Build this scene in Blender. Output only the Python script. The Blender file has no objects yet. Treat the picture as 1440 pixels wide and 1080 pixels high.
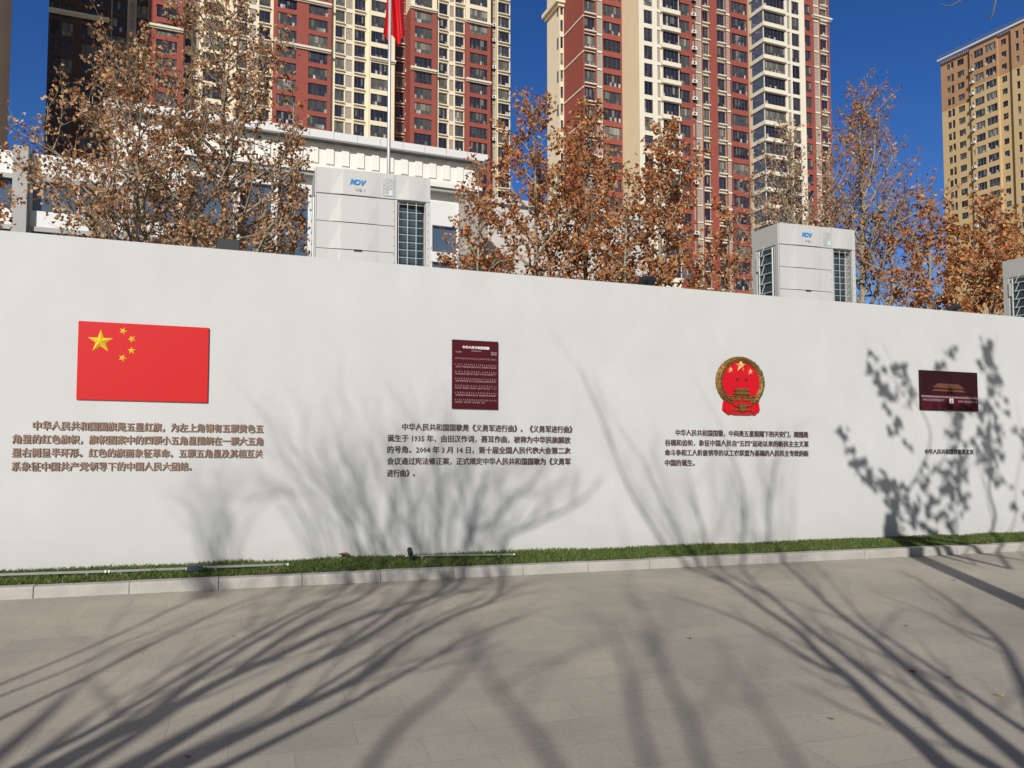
import bpy, math, random
from mathutils import Vector, Matrix
S = bpy.context.scene
COL = S.collection
R = math.radians
random.seed(7)

# ------------------------------------------------------------------ camera, sky, sun, exposure
F = 1060.0; TH = R(3.0); EYE = 1.55
SUN_EL = R(27.0); SUN_AZ = R(9.0)           # light travels 9 deg right of the view axis, 27 deg down
cd = bpy.data.cameras.new('camera'); cam = bpy.data.objects.new('camera', cd); COL.objects.link(cam)
cam.location = (0, 0, EYE); cam.rotation_euler = (R(90) + TH, 0, 0)
cd.sensor_width = 36; cd.lens = F / 1440 * 36; cd.clip_end = 3000; cd.clip_start = 0.05
S.camera = cam
wd = bpy.data.worlds.new('World'); S.world = wd; wd.use_nodes = True
nt = wd.node_tree; bg = nt.nodes['Background']
sky = nt.nodes.new('ShaderNodeTexSky'); sky.sky_type = 'NISHITA'; sky.sun_disc = False
sky.sun_elevation = SUN_EL; sky.sun_rotation = SUN_AZ + math.pi
sky.air_density = 0.9; sky.dust_density = 0.0; sky.ozone_density = 4.0; sky.altitude = 300
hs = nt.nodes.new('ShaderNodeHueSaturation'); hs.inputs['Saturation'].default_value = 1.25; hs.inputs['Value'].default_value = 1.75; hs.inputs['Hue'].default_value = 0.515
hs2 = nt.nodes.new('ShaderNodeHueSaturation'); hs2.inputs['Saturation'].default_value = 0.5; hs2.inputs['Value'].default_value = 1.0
# the sky whitens towards the sun and deepens away from it
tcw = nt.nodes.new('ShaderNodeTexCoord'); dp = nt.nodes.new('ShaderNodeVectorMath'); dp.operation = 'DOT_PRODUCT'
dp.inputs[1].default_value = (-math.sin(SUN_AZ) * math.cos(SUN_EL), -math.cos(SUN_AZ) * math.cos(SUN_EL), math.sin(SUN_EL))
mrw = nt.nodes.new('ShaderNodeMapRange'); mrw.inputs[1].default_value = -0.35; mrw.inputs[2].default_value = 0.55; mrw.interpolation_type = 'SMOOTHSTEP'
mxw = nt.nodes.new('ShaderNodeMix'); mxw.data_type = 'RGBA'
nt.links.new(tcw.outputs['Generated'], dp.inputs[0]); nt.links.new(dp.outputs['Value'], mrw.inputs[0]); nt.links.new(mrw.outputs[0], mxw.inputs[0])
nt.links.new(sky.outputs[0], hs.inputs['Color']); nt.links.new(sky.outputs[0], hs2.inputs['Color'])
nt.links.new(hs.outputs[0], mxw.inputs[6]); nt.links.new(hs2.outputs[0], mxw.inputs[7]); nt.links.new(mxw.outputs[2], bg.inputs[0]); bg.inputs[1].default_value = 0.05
sl = bpy.data.lights.new('sun', 'SUN'); sun = bpy.data.objects.new('sun', sl); COL.objects.link(sun)
sl.energy = 4.7; sl.angle = R(0.53); sl.color = (1.0, 0.952, 0.885)
SD = Vector((math.sin(SUN_AZ) * math.cos(SUN_EL), math.cos(SUN_AZ) * math.cos(SUN_EL), -math.sin(SUN_EL)))
sun.rotation_euler = SD.to_track_quat('-Z', 'Y').to_euler(); sun.location = (0, -10, 20)
S.view_settings.view_transform = 'Standard'; S.view_settings.look = 'None'
S.view_settings.exposure = 0.0; S.view_settings.gamma = 1.0
S.cycles.max_bounces = 6; S.cycles.transparent_max_bounces = 6

# ------------------------------------------------------------------ geometry of the place
def ray(px, py):
    x = (px - 720) / F; y = -(py - 540) / F
    return Vector((x, math.cos(TH) - y * math.sin(TH), math.sin(TH) + y * math.cos(TH)))
C0 = Vector((0, 0, EYE))
_v = ray(3912, 656); _h = math.hypot(_v.x, _v.y)
WD = Vector((_v.x / _h, _v.y / _h, 0)); K = -_v.z / _h       # wall direction, and how much the plaza falls along it
WN = Vector((-WD.y, WD.x, 0)); WAZ = math.atan2(WD.y, WD.x)
DN = 8.4566                                                   # wall face
KN = 7.60                                                     # kerb face
def ground(px, py, h=0.0):
    r = ray(px, py); t = (h - EYE) / (r.z + K * r.dot(WD)); return C0 + r * t
def wall_sh(px, py, D=DN):
    r = ray(px, py); t = D / r.dot(WN); P = C0 + r * t; s = P.dot(WD); return s, P.z + K * s
def W(s, n, h): return WD * s + WN * n + Vector((0, 0, h - K * s))
def zg(P): return -K * P.dot(WD)

# ------------------------------------------------------------------ materials
def nodes_of(name):
    m = bpy.data.materials.new(name); m.use_nodes = True
    n = m.node_tree; return m, n, n.nodes['Principled BSDF']
def mat(name, col, rough=0.6, var=0.12, scale=3.0, bump=0.0, bscale=40.0, metal=0.0, spec=0.5, coat=0.0):
    m, n, b = nodes_of(name)
    tc = n.nodes.new('ShaderNodeTexCoord')
    nz = n.nodes.new('ShaderNodeTexNoise'); nz.inputs['Scale'].default_value = scale; nz.inputs['Detail'].default_value = 6
    n.links.new(tc.outputs['Object'], nz.inputs['Vector'])
    mx = n.nodes.new('ShaderNodeMix'); mx.data_type = 'RGBA'
    mx.inputs[6].default_value = tuple(c * (1 - var) for c in col) + (1,)
    mx.inputs[7].default_value = tuple(min(1, c * (1 + var)) for c in col) + (1,)
    n.links.new(nz.outputs['Fac'], mx.inputs[0]); n.links.new(mx.outputs[2], b.inputs['Base Color'])
    b.inputs['Roughness'].default_value = rough; b.inputs['Metallic'].default_value = metal
    b.inputs['Specular IOR Level'].default_value = spec
    if coat: b.inputs['Coat Weight'].default_value = coat
    if bump:
        n2 = n.nodes.new('ShaderNodeTexNoise'); n2.inputs['Scale'].default_value = bscale; n2.inputs['Detail'].default_value = 5
        n.links.new(tc.outputs['Object'], n2.inputs['Vector'])
        bp = n.nodes.new('ShaderNodeBump'); bp.inputs['Strength'].default_value = bump; bp.inputs['Distance'].default_value = 0.02
        n.links.new(n2.outputs['Fac'], bp.inputs['Height']); n.links.new(bp.outputs[0], b.inputs['Normal'])
    return m
def ramp_mat(name, stops, rough=0.7, attr='rnd', trans=0.0, spec=0.3):
    m, n, b = nodes_of(name)
    a = n.nodes.new('ShaderNodeAttribute'); a.attribute_name = attr
    rp = n.nodes.new('ShaderNodeValToRGB'); e = rp.color_ramp.elements
    while len(e) < len(stops): e.new(0.5)
    for i, (p, c) in enumerate(stops): e[i].position = p; e[i].color = tuple(c) + (1,)
    n.links.new(a.outputs['Fac'], rp.inputs[0]); n.links.new(rp.outputs[0], b.inputs['Base Color'])
    b.inputs['Roughness'].default_value = rough; b.inputs['Specular IOR Level'].default_value = spec
    if trans:
        tr = n.nodes.new('ShaderNodeBsdfTranslucent'); ms = n.nodes.new('ShaderNodeMixShader'); ms.inputs[0].default_value = trans
        n.links.new(rp.outputs[0], tr.inputs[0]); n.links.new(b.outputs[0], ms.inputs[1]); n.links.new(tr.outputs[0], ms.inputs[2])
        n.links.new(ms.outputs[0], n.nodes['Material Output'].inputs[0])
    return m, n, b, rp

def wall_paint():
    m, n, b = nodes_of('white_wall_paint')
    tc = n.nodes.new('ShaderNodeTexCoord')
    n1 = n.nodes.new('ShaderNodeTexNoise'); n1.inputs['Scale'].default_value = 0.8; n1.inputs['Detail'].default_value = 5
    mp = n.nodes.new('ShaderNodeMapping'); mp.inputs['Scale'].default_value = (0.9, 1, 0.6)
    n2 = n.nodes.new('ShaderNodeTexNoise'); n2.inputs['Scale'].default_value = 3; n2.inputs['Detail'].default_value = 7
    n.links.new(tc.outputs['Object'], n1.inputs['Vector']); n.links.new(tc.outputs['Object'], mp.inputs[0]); n.links.new(mp.outputs[0], n2.inputs['Vector'])
    mul = n.nodes.new('ShaderNodeMath'); mul.operation = 'MULTIPLY'
    n.links.new(n1.outputs['Fac'], mul.inputs[0]); n.links.new(n2.outputs['Fac'], mul.inputs[1])
    rp = n.nodes.new('ShaderNodeValToRGB')
    rp.color_ramp.elements[0].position = 0.08; rp.color_ramp.elements[0].color = (0.462, 0.472, 0.474, 1)
    rp.color_ramp.elements[1].position = 0.42; rp.color_ramp.elements[1].color = (0.508, 0.516, 0.517, 1)
    n.links.new(mul.outputs[0], rp.inputs[0])
    # splash dirt just above the soil: a band of specks that fades within 25 cm
    sep = n.nodes.new('ShaderNodeSeparateXYZ'); n.links.new(tc.outputs['Object'], sep.inputs[0])
    hx = n.nodes.new('ShaderNodeMath'); hx.operation = 'MULTIPLY_ADD'; hx.inputs[1].default_value = K
    n.links.new(sep.outputs['X'], hx.inputs[0]); n.links.new(sep.outputs['Z'], hx.inputs[2])
    mr = n.nodes.new('ShaderNodeMapRange'); mr.inputs[1].default_value = 0.1; mr.inputs[2].default_value = 0.42; mr.inputs[3].default_value = 1; mr.inputs[4].default_value = 0
    n.links.new(hx.outputs[0], mr.inputs[0])
    n3 = n.nodes.new('ShaderNodeTexNoise'); n3.inputs['Scale'].default_value = 14; n3.inputs['Detail'].default_value = 8; n3.inputs['Roughness'].default_value = 0.75
    n.links.new(tc.outputs['Object'], n3.inputs['Vector'])
    m2 = n.nodes.new('ShaderNodeMath'); m2.operation = 'MULTIPLY'; n.links.new(mr.outputs[0], m2.inputs[0]); n.links.new(n3.outputs['Fac'], m2.inputs[1])
    m3 = n.nodes.new('ShaderNodeMath'); m3.operation = 'MULTIPLY'; m3.inputs[1].default_value = 0.42; n.links.new(m2.outputs[0], m3.inputs[0])
    mx = n.nodes.new('ShaderNodeMix'); mx.data_type = 'RGBA'; mx.inputs[7].default_value = (0.50, 0.46, 0.38, 1)
    n.links.new(m3.outputs[0], mx.inputs[0]); n.links.new(rp.outputs[0], mx.inputs[6]); n.links.new(mx.outputs[2], b.inputs['Base Color'])
    b.inputs['Roughness'].default_value = 0.7
    n4 = n.nodes.new('ShaderNodeTexNoise'); n4.inputs['Scale'].default_value = 2.2; n4.inputs['Detail'].default_value = 8
    n.links.new(tc.outputs['Object'], n4.inputs['Vector'])
    bp = n.nodes.new('ShaderNodeBump'); bp.inputs['Strength'].default_value = 0.25; bp.inputs['Distance'].default_value = 0.02
    n.links.new(n4.outputs['Fac'], bp.inputs['Height']); n.links.new(bp.outputs[0], b.inputs['Normal'])
    return m

def paving():
    m, n, b = nodes_of('granite_paving')
    tc = n.nodes.new('ShaderNodeTexCoord')
    mp = n.nodes.new('ShaderNodeMapping'); mp.inputs['Rotation'].default_value = (0, 0, -WAZ); mp.inputs['Location'].default_value = (0.12, 0.1, 0)
    n.links.new(tc.outputs['Object'], mp.inputs[0])
    br = n.nodes.new('ShaderNodeTexBrick'); br.offset = 0.5
    br.inputs['Scale'].default_value = 1; br.inputs['Brick Width'].default_value = 0.6; br.inputs['Row Height'].default_value = 0.3
    br.inputs['Mortar Size'].default_value = 0.0022; br.inputs['Mortar Smooth'].default_value = 0.3; br.inputs['Bias'].default_value = 0
    br.inputs['Color1'].default_value = (0.425, 0.395, 0.338, 1); br.inputs['Color2'].default_value = (0.378, 0.356, 0.312, 1); br.inputs['Mortar'].default_value = (0.29, 0.265, 0.225, 1)
    n.links.new(mp.outputs[0], br.inputs['Vector'])
    n1 = n.nodes.new('ShaderNodeTexNoise'); n1.inputs['Scale'].default_value = 0.55; n1.inputs['Detail'].default_value = 7; n1.inputs['Roughness'].default_value = 0.62
    n.links.new(tc.outputs['Object'], n1.inputs['Vector'])
    r1 = n.nodes.new('ShaderNodeValToRGB'); r1.color_ramp.elements[0].position = 0.3; r1.color_ramp.elements[0].color = (0.70, 0.69, 0.68, 1)
    r1.color_ramp.elements[1].position = 0.7; r1.color_ramp.elements[1].color = (1.12, 1.08, 1.02, 1)
    n.links.new(n1.outputs['Fac'], r1.inputs[0])
    mx = n.nodes.new('ShaderNodeMix'); mx.data_type = 'RGBA'; mx.blend_type = 'MULTIPLY'; mx.inputs[0].default_value = 1
    n.links.new(br.outputs['Color'], mx.inputs[6]); n.links.new(r1.outputs[0], mx.inputs[7])
    n2 = n.nodes.new('ShaderNodeTexNoise'); n2.inputs['Scale'].default_value = 60; n2.inputs['Detail'].default_value = 6; n2.inputs['Roughness'].default_value = 0.7
    n.links.new(tc.outputs['Object'], n2.inputs['Vector'])
    r2 = n.nodes.new('ShaderNodeValToRGB'); r2.color_ramp.elements[0].position = 0.3; r2.color_ramp.elements[0].color = (0.84, 0.84, 0.84, 1)
    r2.color_ramp.elements[1].position = 0.7; r2.color_ramp.elements[1].color = (1.08, 1.08, 1.08, 1)
    n.links.new(n2.outputs['Fac'], r2.inputs[0])
    m2 = n.nodes.new('ShaderNodeMix'); m2.data_type = 'RGBA'; m2.blend_type = 'MULTIPLY'; m2.inputs[0].default_value = 1
    n.links.new(mx.outputs[2], m2.inputs[6]); n.links.new(r2.outputs[0], m2.inputs[7]); n.links.new(m2.outputs[2], b.inputs['Base Color'])
    b.inputs['Roughness'].default_value = 0.72
    bp = n.nodes.new('ShaderNodeBump'); bp.inputs['Strength'].default_value = 0.35; bp.inputs['Distance'].default_value = 0.004
    n.links.new(n2.outputs['Fac'], bp.inputs['Height']); n.links.new(bp.outputs[0], b.inputs['Normal'])
    return m

M = dict(
    wall=wall_paint(), paving=paving(),
    kerb=mat('pale_granite_kerb', (0.36, 0.345, 0.32), 0.6, 0.3, 5, 0.3, 60),
    soil=mat('soil', (0.09, 0.065, 0.045), 0.95, 0.3, 10, 0.6, 30),
    flag=mat('flag_red_enamel', (0.51, 0.010, 0.013), 0.5, 0.03, 1.5, spec=0.25),
    gold=mat('yellow_star_enamel', (0.66, 0.46, 0.02), 0.45, 0.05, 6),
    copper=mat('copper_brown_letters', (0.24, 0.155, 0.115), 0.45, 0.35, 7, metal=0.15),
    bronze=mat('dark_bronze_letters', (0.085, 0.055, 0.052), 0.5, 0.3, 9),
    ink=mat('near_black_letters', (0.035, 0.028, 0.028), 0.5, 0.2, 9),
    maroon=mat('maroon_board', (0.060, 0.006, 0.011), 0.5, 0.15, 3, spec=0.15),
    white=mat('white_print', (0.80, 0.78, 0.74), 0.6, 0.03),
    darkwhite=mat('greyed_print', (0.24, 0.17, 0.18), 0.6, 0.1),
    emblem_gold=mat('aged_gold_relief', (0.20, 0.112, 0.028), 0.4, 0.45, 25, 0.6, 70, metal=0.55),
    emblem_star=mat('bright_gold_star', (0.85, 0.62, 0.28), 0.3, 0.05, 5, metal=0.3),
    emblem_red=mat('emblem_red', (0.50, 0.006, 0.016), 0.5, 0.05, 4, spec=0.2),
    night=mat('night_sky_print', (0.026, 0.007, 0.010), 0.5, 0.5, 2.5, spec=0.12),
    roof_orange=mat('orange_roof_print', (0.12, 0.048, 0.034), 0.5, 0.6, 20, spec=0.15),
    eave_gold=mat('golden_eave_print', (0.125, 0.06, 0.026), 0.5, 0.6, 30, spec=0.15),
    unit=mat('light_grey_powder_coat', (0.455, 0.460, 0.445), 0.5, 0.03, 2),
    unit_side=mat('grey_unit_side', (0.45, 0.455, 0.43), 0.5, 0.03, 2),
    coil=mat('blue_coil_fins', (0.035, 0.06, 0.075), 0.5, 0.35, 9, metal=0.2),
    wire=mat('pale_wire_guard', (0.52, 0.55, 0.54), 0.5, 0.05),
    logo=mat('blue_logo', (0.02, 0.22, 0.56), 0.4, 0.03),
    sheetprint=mat('pinkish_white_print', (0.36, 0.26, 0.26), 0.6, 0.3, 60),
    labelgrey=mat('pale_grey_label', (0.42, 0.425, 0.41), 0.5, 0.05),
    paleblue=mat('pale_blue_sticker', (0.45, 0.60, 0.70), 0.5, 0.05),
    greyprint=mat('grey_print', (0.30, 0.31, 0.31), 0.6, 0.2, 60),
    steel=mat('galvanised_steel', (0.42, 0.43, 0.44), 0.4, 0.15, 8, metal=0.7),
    polegrey=mat('satin_grey_pole', (0.48, 0.48, 0.47), 0.35, 0.05, 4, metal=0.3),
    black=mat('black_metal', (0.018, 0.018, 0.02), 0.5, 0.1),
    silver=mat('brushed_silver', (0.55, 0.56, 0.58), 0.32, 0.1, 20, metal=0.85),
    cloth=mat('red_flag_cloth', (0.62, 0.010, 0.018), 0.75, 0.12, 5),
    red=mat('brick_red_render', (0.255, 0.060, 0.043), 0.85, 0.10, 0.6, 0.3, 3),
    cream=mat('cream_render', (0.70, 0.61, 0.445), 0.85, 0.07, 0.5),
    beige=mat('beige_render', (0.70, 0.57, 0.38), 0.85, 0.07, 0.4),
    ivory=mat('ivory_trim', (0.66, 0.61, 0.50), 0.8, 0.05, 0.5),
    panel=mat('taupe_louvre', (0.34, 0.29, 0.245), 0.8, 0.15, 2),
    frame=mat('dark_window_frame', (0.10, 0.09, 0.08), 0.5, 0.1),
    paleframe=mat('pale_window_frame', (0.30, 0.30, 0.29), 0.5, 0.1),
    acwhite=mat('white_air_conditioner', (0.70, 0.69, 0.64), 0.6, 0.05),
    ochre=mat('ochre_render', (0.54, 0.39, 0.20), 0.85, 0.08, 0.4),
    tan=mat('tan_render', (0.40, 0.23, 0.12), 0.85, 0.08, 0.4),
    shade=mat('shaded_wing_brown', (0.075, 0.045, 0.04), 0.8, 0.2, 0.5),  # left wing of the red tower, its shade darkened into the colour
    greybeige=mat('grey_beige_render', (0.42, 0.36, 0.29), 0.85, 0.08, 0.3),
    podium=mat('white_aluminium_panel', (0.62, 0.63, 0.625), 0.45, 0.05, 0.7),
    podium_warm=mat('off_white_stone_panel', (0.68, 0.665, 0.62), 0.6, 0.06, 0.6),
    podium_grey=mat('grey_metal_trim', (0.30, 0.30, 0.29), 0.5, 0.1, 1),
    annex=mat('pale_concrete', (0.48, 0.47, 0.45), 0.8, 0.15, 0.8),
    soffit=mat('shade_grey_soffit', (0.13, 0.125, 0.12), 0.6, 0.1, 1),  # shade under the cornice is put into this grey
    glass=mat('blue_glass', (0.055, 0.095, 0.15), 0.08, 0.2, 0.3, spec=0.9),
    bark=mat('plane_tree_bark', (0.27, 0.235, 0.175), 0.9, 0.5, 9, 0.6, 30),
    barkdark=mat('dark_bark', (0.13, 0.11, 0.09), 0.9, 0.4, 12, 0.6, 30),
    paper=mat('white_paper', (0.85, 0.84, 0.80), 0.7, 0.03),
    redplastic=mat('faded_red_plastic', (0.26, 0.075, 0.055), 0.6, 0.2),
)
M['leaf'], _, _, _ = ramp_mat('dry_brown_leaf', [(0.0, (0.15, 0.05, 0.02)), (0.3, (0.35, 0.13, 0.045)), (0.6, (0.52, 0.225, 0.08)), (0.85, (0.63, 0.335, 0.14)), (1.0, (0.68, 0.50, 0.24))], 0.75, trans=0.33)
M['leaf_pale'], _, _, _ = ramp_mat('pale_dry_leaf', [(0.0, (0.16, 0.065, 0.036)), (0.35, (0.38, 0.18, 0.085)), (0.7, (0.60, 0.37, 0.19)), (1.0, (0.72, 0.57, 0.35))], 0.75, trans=0.33)
M['grass'], _, _, _ = ramp_mat('grass_blade', [(0.0, (0.04, 0.075, 0.016)), (0.6, (0.095, 0.155, 0.033)), (0.9, (0.18, 0.215, 0.06)), (1.0, (0.26, 0.22, 0.10))], 0.6, trans=0.3)
M['pane'], _n, _b, _ = ramp_mat('window_glass', [(0.0, (0.010, 0.012, 0.028)), (0.35, (0.024, 0.026, 0.048)), (0.6, (0.055, 0.058, 0.066)), (0.72, (0.085, 0.085, 0.075)), (0.86, (0.16, 0.16, 0.14)), (1.0, (0.48, 0.47, 0.43))], 0.12, spec=0.5)

# ------------------------------------------------------------------ mesh helpers
class MB:
    def __init__(self): self.v = []; self.f = []; self.m = []; self.r = []
    def face(self, pts, mi=0, r=0.0):
        b = len(self.v); self.v.extend(tuple(p) for p in pts); self.f.append(tuple(range(b, b + len(pts)))); self.m.append(mi); self.r.append(r)
    def raw(self, verts, faces, mi=0, r=0.0):
        b = len(self.v); self.v.extend(tuple(p) for p in verts)
        for f in faces: self.f.append(tuple(i + b for i in f)); self.m.append(mi); self.r.append(r)
    def box(self, x0, x1, y0, y1, z0, z1, mi=0, r=0.0, bev=0.0):
        if bev <= 0:
            v = [(x, y, z) for x in (x0, x1) for y in (y0, y1) for z in (z0, z1)]
            self.raw(v, [(0, 1, 3, 2), (4, 6, 7, 5), (0, 4, 5, 1), (2, 3, 7, 6), (0, 2, 6, 4), (1, 5, 7, 3)], mi, r)
        else:
            lo = (x0, y0, z0); hi = (x1, y1, z1); V = []; idx = {}
            for sx in (0, 1):
                for sy in (0, 1):
                    for sz in (0, 1):
                        sgn = (sx, sy, sz)
                        for ax in range(3):
                            p = [0, 0, 0]
                            for a in range(3):
                                e = (lo, hi)[sgn[a]][a]; q = bev if sgn[a] == 0 else -bev
                                p[a] = e if a == ax else e + q
                            idx[(sgn, ax)] = len(V); V.append(p)
            Fc = []
            for ax in range(3):
                o = [a for a in range(3) if a != ax]
                for s in (0, 1):
                    q = []
                    for (i, j) in ((0, 0), (1, 0), (1, 1), (0, 1)):
                        g = [0, 0, 0]; g[ax] = s; g[o[0]] = i; g[o[1]] = j; q.append(idx[(tuple(g), ax)])
                    Fc.append(tuple(q))
            for ax in range(3):
                o = [a for a in range(3) if a != ax]
                for i in (0, 1):
                    for j in (0, 1):
                        g0 = [0, 0, 0]; g0[o[0]] = i; g0[o[1]] = j; g1 = list(g0); g1[ax] = 1
                        g0 = tuple(g0); g1 = tuple(g1)
                        Fc.append((idx[(g0, o[0])], idx[(g1, o[0])], idx[(g1, o[1])], idx[(g0, o[1])]))
            for sx in (0, 1):
                for sy in (0, 1):
                    for sz in (0, 1): Fc.append(tuple(idx[((sx, sy, sz), a)] for a in range(3)))
            self.raw(V, Fc, mi, r)
    def prism(self, poly, y0, y1, mi=0, r=0.0):              # poly in (x, z); extruded along y
        n = len(poly)
        v = [(x, y0, z) for x, z in poly] + [(x, y1, z) for x, z in poly]
        self.raw(v, [tuple(range(n - 1, -1, -1)), tuple(range(n, 2 * n))] + [(i, (i + 1) % n, n + (i + 1) % n, n + i) for i in range(n)], mi, r)
    def tube(self, pts, rad, n=6, mi=0, r=0.0, cap=True):
        pts = [Vector(p) for p in pts]; V = []; L = len(pts); up = Vector((0.31, 0.2, 0.93))
        for i, p in enumerate(pts):
            t = (pts[min(i + 1, L - 1)] - pts[max(i - 1, 0)])
            t = t.normalized() if t.length > 1e-9 else Vector((0, 0, 1))
            a = t.cross(up)
            if a.length < 0.05: a = t.cross(Vector((1, 0, 0)))
            a.normalize(); b = t.cross(a); q = rad[i] if hasattr(rad, '__len__') else rad
            for k in range(n):
                c = 2 * math.pi * k / n; V.append(p + a * (math.cos(c) * q) + b * (math.sin(c) * q))
        Fc = [(i * n + k, i * n + (k + 1) % n, (i + 1) * n + (k + 1) % n, (i + 1) * n + k) for i in range(L - 1) for k in range(n)]
        if cap: Fc += [tuple(range(n - 1, -1, -1)), tuple(range((L - 1) * n, L * n))]
        self.raw(V, Fc, mi, r)
    def mesh(self, name, mats, smooth=False, shear=False, off=None):
        me = bpy.data.meshes.new(name)
        v = self.v
        if off is not None: v = [(a - off[0], b - off[1], c - off[2]) for a, b, c in v]
        if shear: v = [(a, b, c - K * a) for a, b, c in v]
        me.from_pydata(v, [], self.f)
        for m in mats: me.materials.append(m)
        me.polygons.foreach_set('material_index', self.m)
        if any(self.r):
            at = me.attributes.new('rnd', 'FLOAT', 'FACE'); at.data.foreach_set('value', self.r)
        if smooth: me.polygons.foreach_set('use_smooth', [True] * len(self.f))
        me.update(); return me
    def build(self, name, mats, parent=None, smooth=False, shear=False, off=None, label=None):
        if not isinstance(mats, (list, tuple)): mats = [mats]
        return link(name, self.mesh(name, mats, smooth, shear, off), parent, label)
def link(name, me, parent=None, label=None):
    o = bpy.data.objects.new(name, me); COL.objects.link(o)
    if parent is not None: o.parent = parent
    if label: o['label'] = label
    return o
def tag(o, label, cat, group=None, kind=None):
    if label: o['label'] = label
    if cat: o['category'] = cat
    if group: o['group'] = group
    if kind: o['kind'] = kind
    return o
def thing(name, label, cat, loc, rz=0.0, group=None):
    o = bpy.data.objects.new(name, None); COL.objects.link(o); o.location = loc; o.rotation_euler = (0, 0, rz)
    o.empty_display_size = 0.2
    return tag(o, label, cat, group)
def structure(o): o['kind'] = 'structure'; return o

# ------------------------------------------------------------------ ground, kerb, grass strip
g = MB(); NN = 60
for i in range(NN):
    for j in range(NN):
        def q(a, b):
            s = -500 + 1200 * a / NN; n = -150 + 1050 * b / NN
            return W(s, n, 0)
        g.face([q(i, j), q(i + 1, j), q(i + 1, j + 1), q(i, j + 1)])
structure(g.build('plaza_ground', M['paving']))
soil = MB(); N = 60
rs = random.Random(3)
hh = [[0.085 + rs.uniform(-.012, .02) for _ in range(5)] for _ in range(N + 1)]
for i in range(N):
    for j in range(4):
        p = []
        for a, b in ((i, j), (i + 1, j), (i + 1, j + 1), (i, j + 1)):
            p.append(W(-9 + 29 * a / N, KN + 0.11 + (DN - KN - 0.11) * b / 4, hh[a][b]))
        soil.face(p)
structure(soil.build('soil', M['soil']))
kb = MB(); s = -9.35
HK = 0.10
while s < 20:
    prof = [(0, -0.1), (0, HK - 0.015), (0.012, HK), (0.12, HK), (0.12, -0.1)]
    a, b = s + 0.003, s + 0.747; dn = rs.uniform(-.003, .003); dh = rs.uniform(-.003, .003)
    V = [W(a, KN + dn + x, z + dh * (z > 0)) for x, z in prof] + [W(b, KN + dn + x, z + dh * (z > 0)) for x, z in prof]
    kb.raw(V, [(0, 1, 2, 3, 4), (9, 8, 7, 6, 5)] + [(i, (i + 1) % 5, 5 + (i + 1) % 5, 5 + i) for i in range(5)])
    s += 0.7505
structure(kb.build('kerb', M['kerb']))

gr = MB(); rg = random.Random(11)
for _ in range(70000):
    s = rg.uniform(-4.5, 15.5); t = rg.random()
    n = KN + 0.125 + (DN - KN - 0.135) * t
    clump = 0.5 + 0.5 * math.sin(s * 3.1 + 2 * math.sin(s * 1.3)) * math.sin(t * 5 + s)
    h = rg.uniform(.022, .042) * (0.75 + 0.7 * clump) ; w = rg.uniform(.003, .006)
    if rg.random() < .02: h *= 1.4
    b = W(s, n, 0.09); an = rg.uniform(0, 6.28); lx = rg.gauss(0, .45) * h; ly = rg.gauss(0, .45) * h
    dx = math.cos(an) * w; dy = math.sin(an) * w
    gr.face([(b.x - dx, b.y - dy, b.z), (b.x + dx, b.y + dy, b.z), (b.x + dx * .6 + lx * .4, b.y + dy * .6 + ly * .4, b.z + h * .6), (b.x + lx, b.y + ly, b.z + h)], 0,
            min(1, max(.01, rg.gauss(.42 + .2 * clump, .22))) if rg.random() > .06 else 1.0)
tag(gr.build('grass', M['grass']), 'strip of short green grass between kerb and white wall', 'grass', kind='stuff')

# ------------------------------------------------------------------ the white wall
HW = 3.385
def wall_thing(name, label, cat, s, h, n=DN, group=None): return thing(name, label, cat, W(s, n, h), WAZ, group)
wt = wall_thing('exhibition_wall', 'long white painted wall carrying flag, emblem and lettering', 'wall', 0, 0)
mb = MB(); s0, s1 = -9.5, 21.0
NS = 90
# gently uneven plaster face, 4 mm in and out
def wy(s, h): return 0.002 * math.sin(s * 1.7 + h) + 0.002 * math.sin(s * 0.63 - 2.1 * h)
for i in range(NS):
    for j in range(8):
        a, b = s0 + (s1 - s0) * i / NS, s0 + (s1 - s0) * (i + 1) / NS; c, d = -0.3 + (HW + .3) * j / 8, -0.3 + (HW + .3) * (j + 1) / 8
        mb.face([(a, wy(a, c), c), (b, wy(b, c), c), (b, wy(b, d), d), (a, wy(a, d), d)])
mb.face([(s0, 0, HW), (s1, 0, HW), (s1, .22, HW), (s0, .22, HW)])
mb.face([(s0, .22, -.3), (s0, .22, HW), (s1, .22, HW), (s1, .22, -.3)])
mb.face([(s0, 0, -.3), (s0, 0, HW), (s0, .22, HW), (s0, .22, -.3)])
mb.face([(s1, 0, -.3), (s1, .22, -.3), (s1, .22, HW), (s1, 0, HW)])
mb.build('wall_panel', M['wall'], wt, smooth=False, shear=True)

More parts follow.
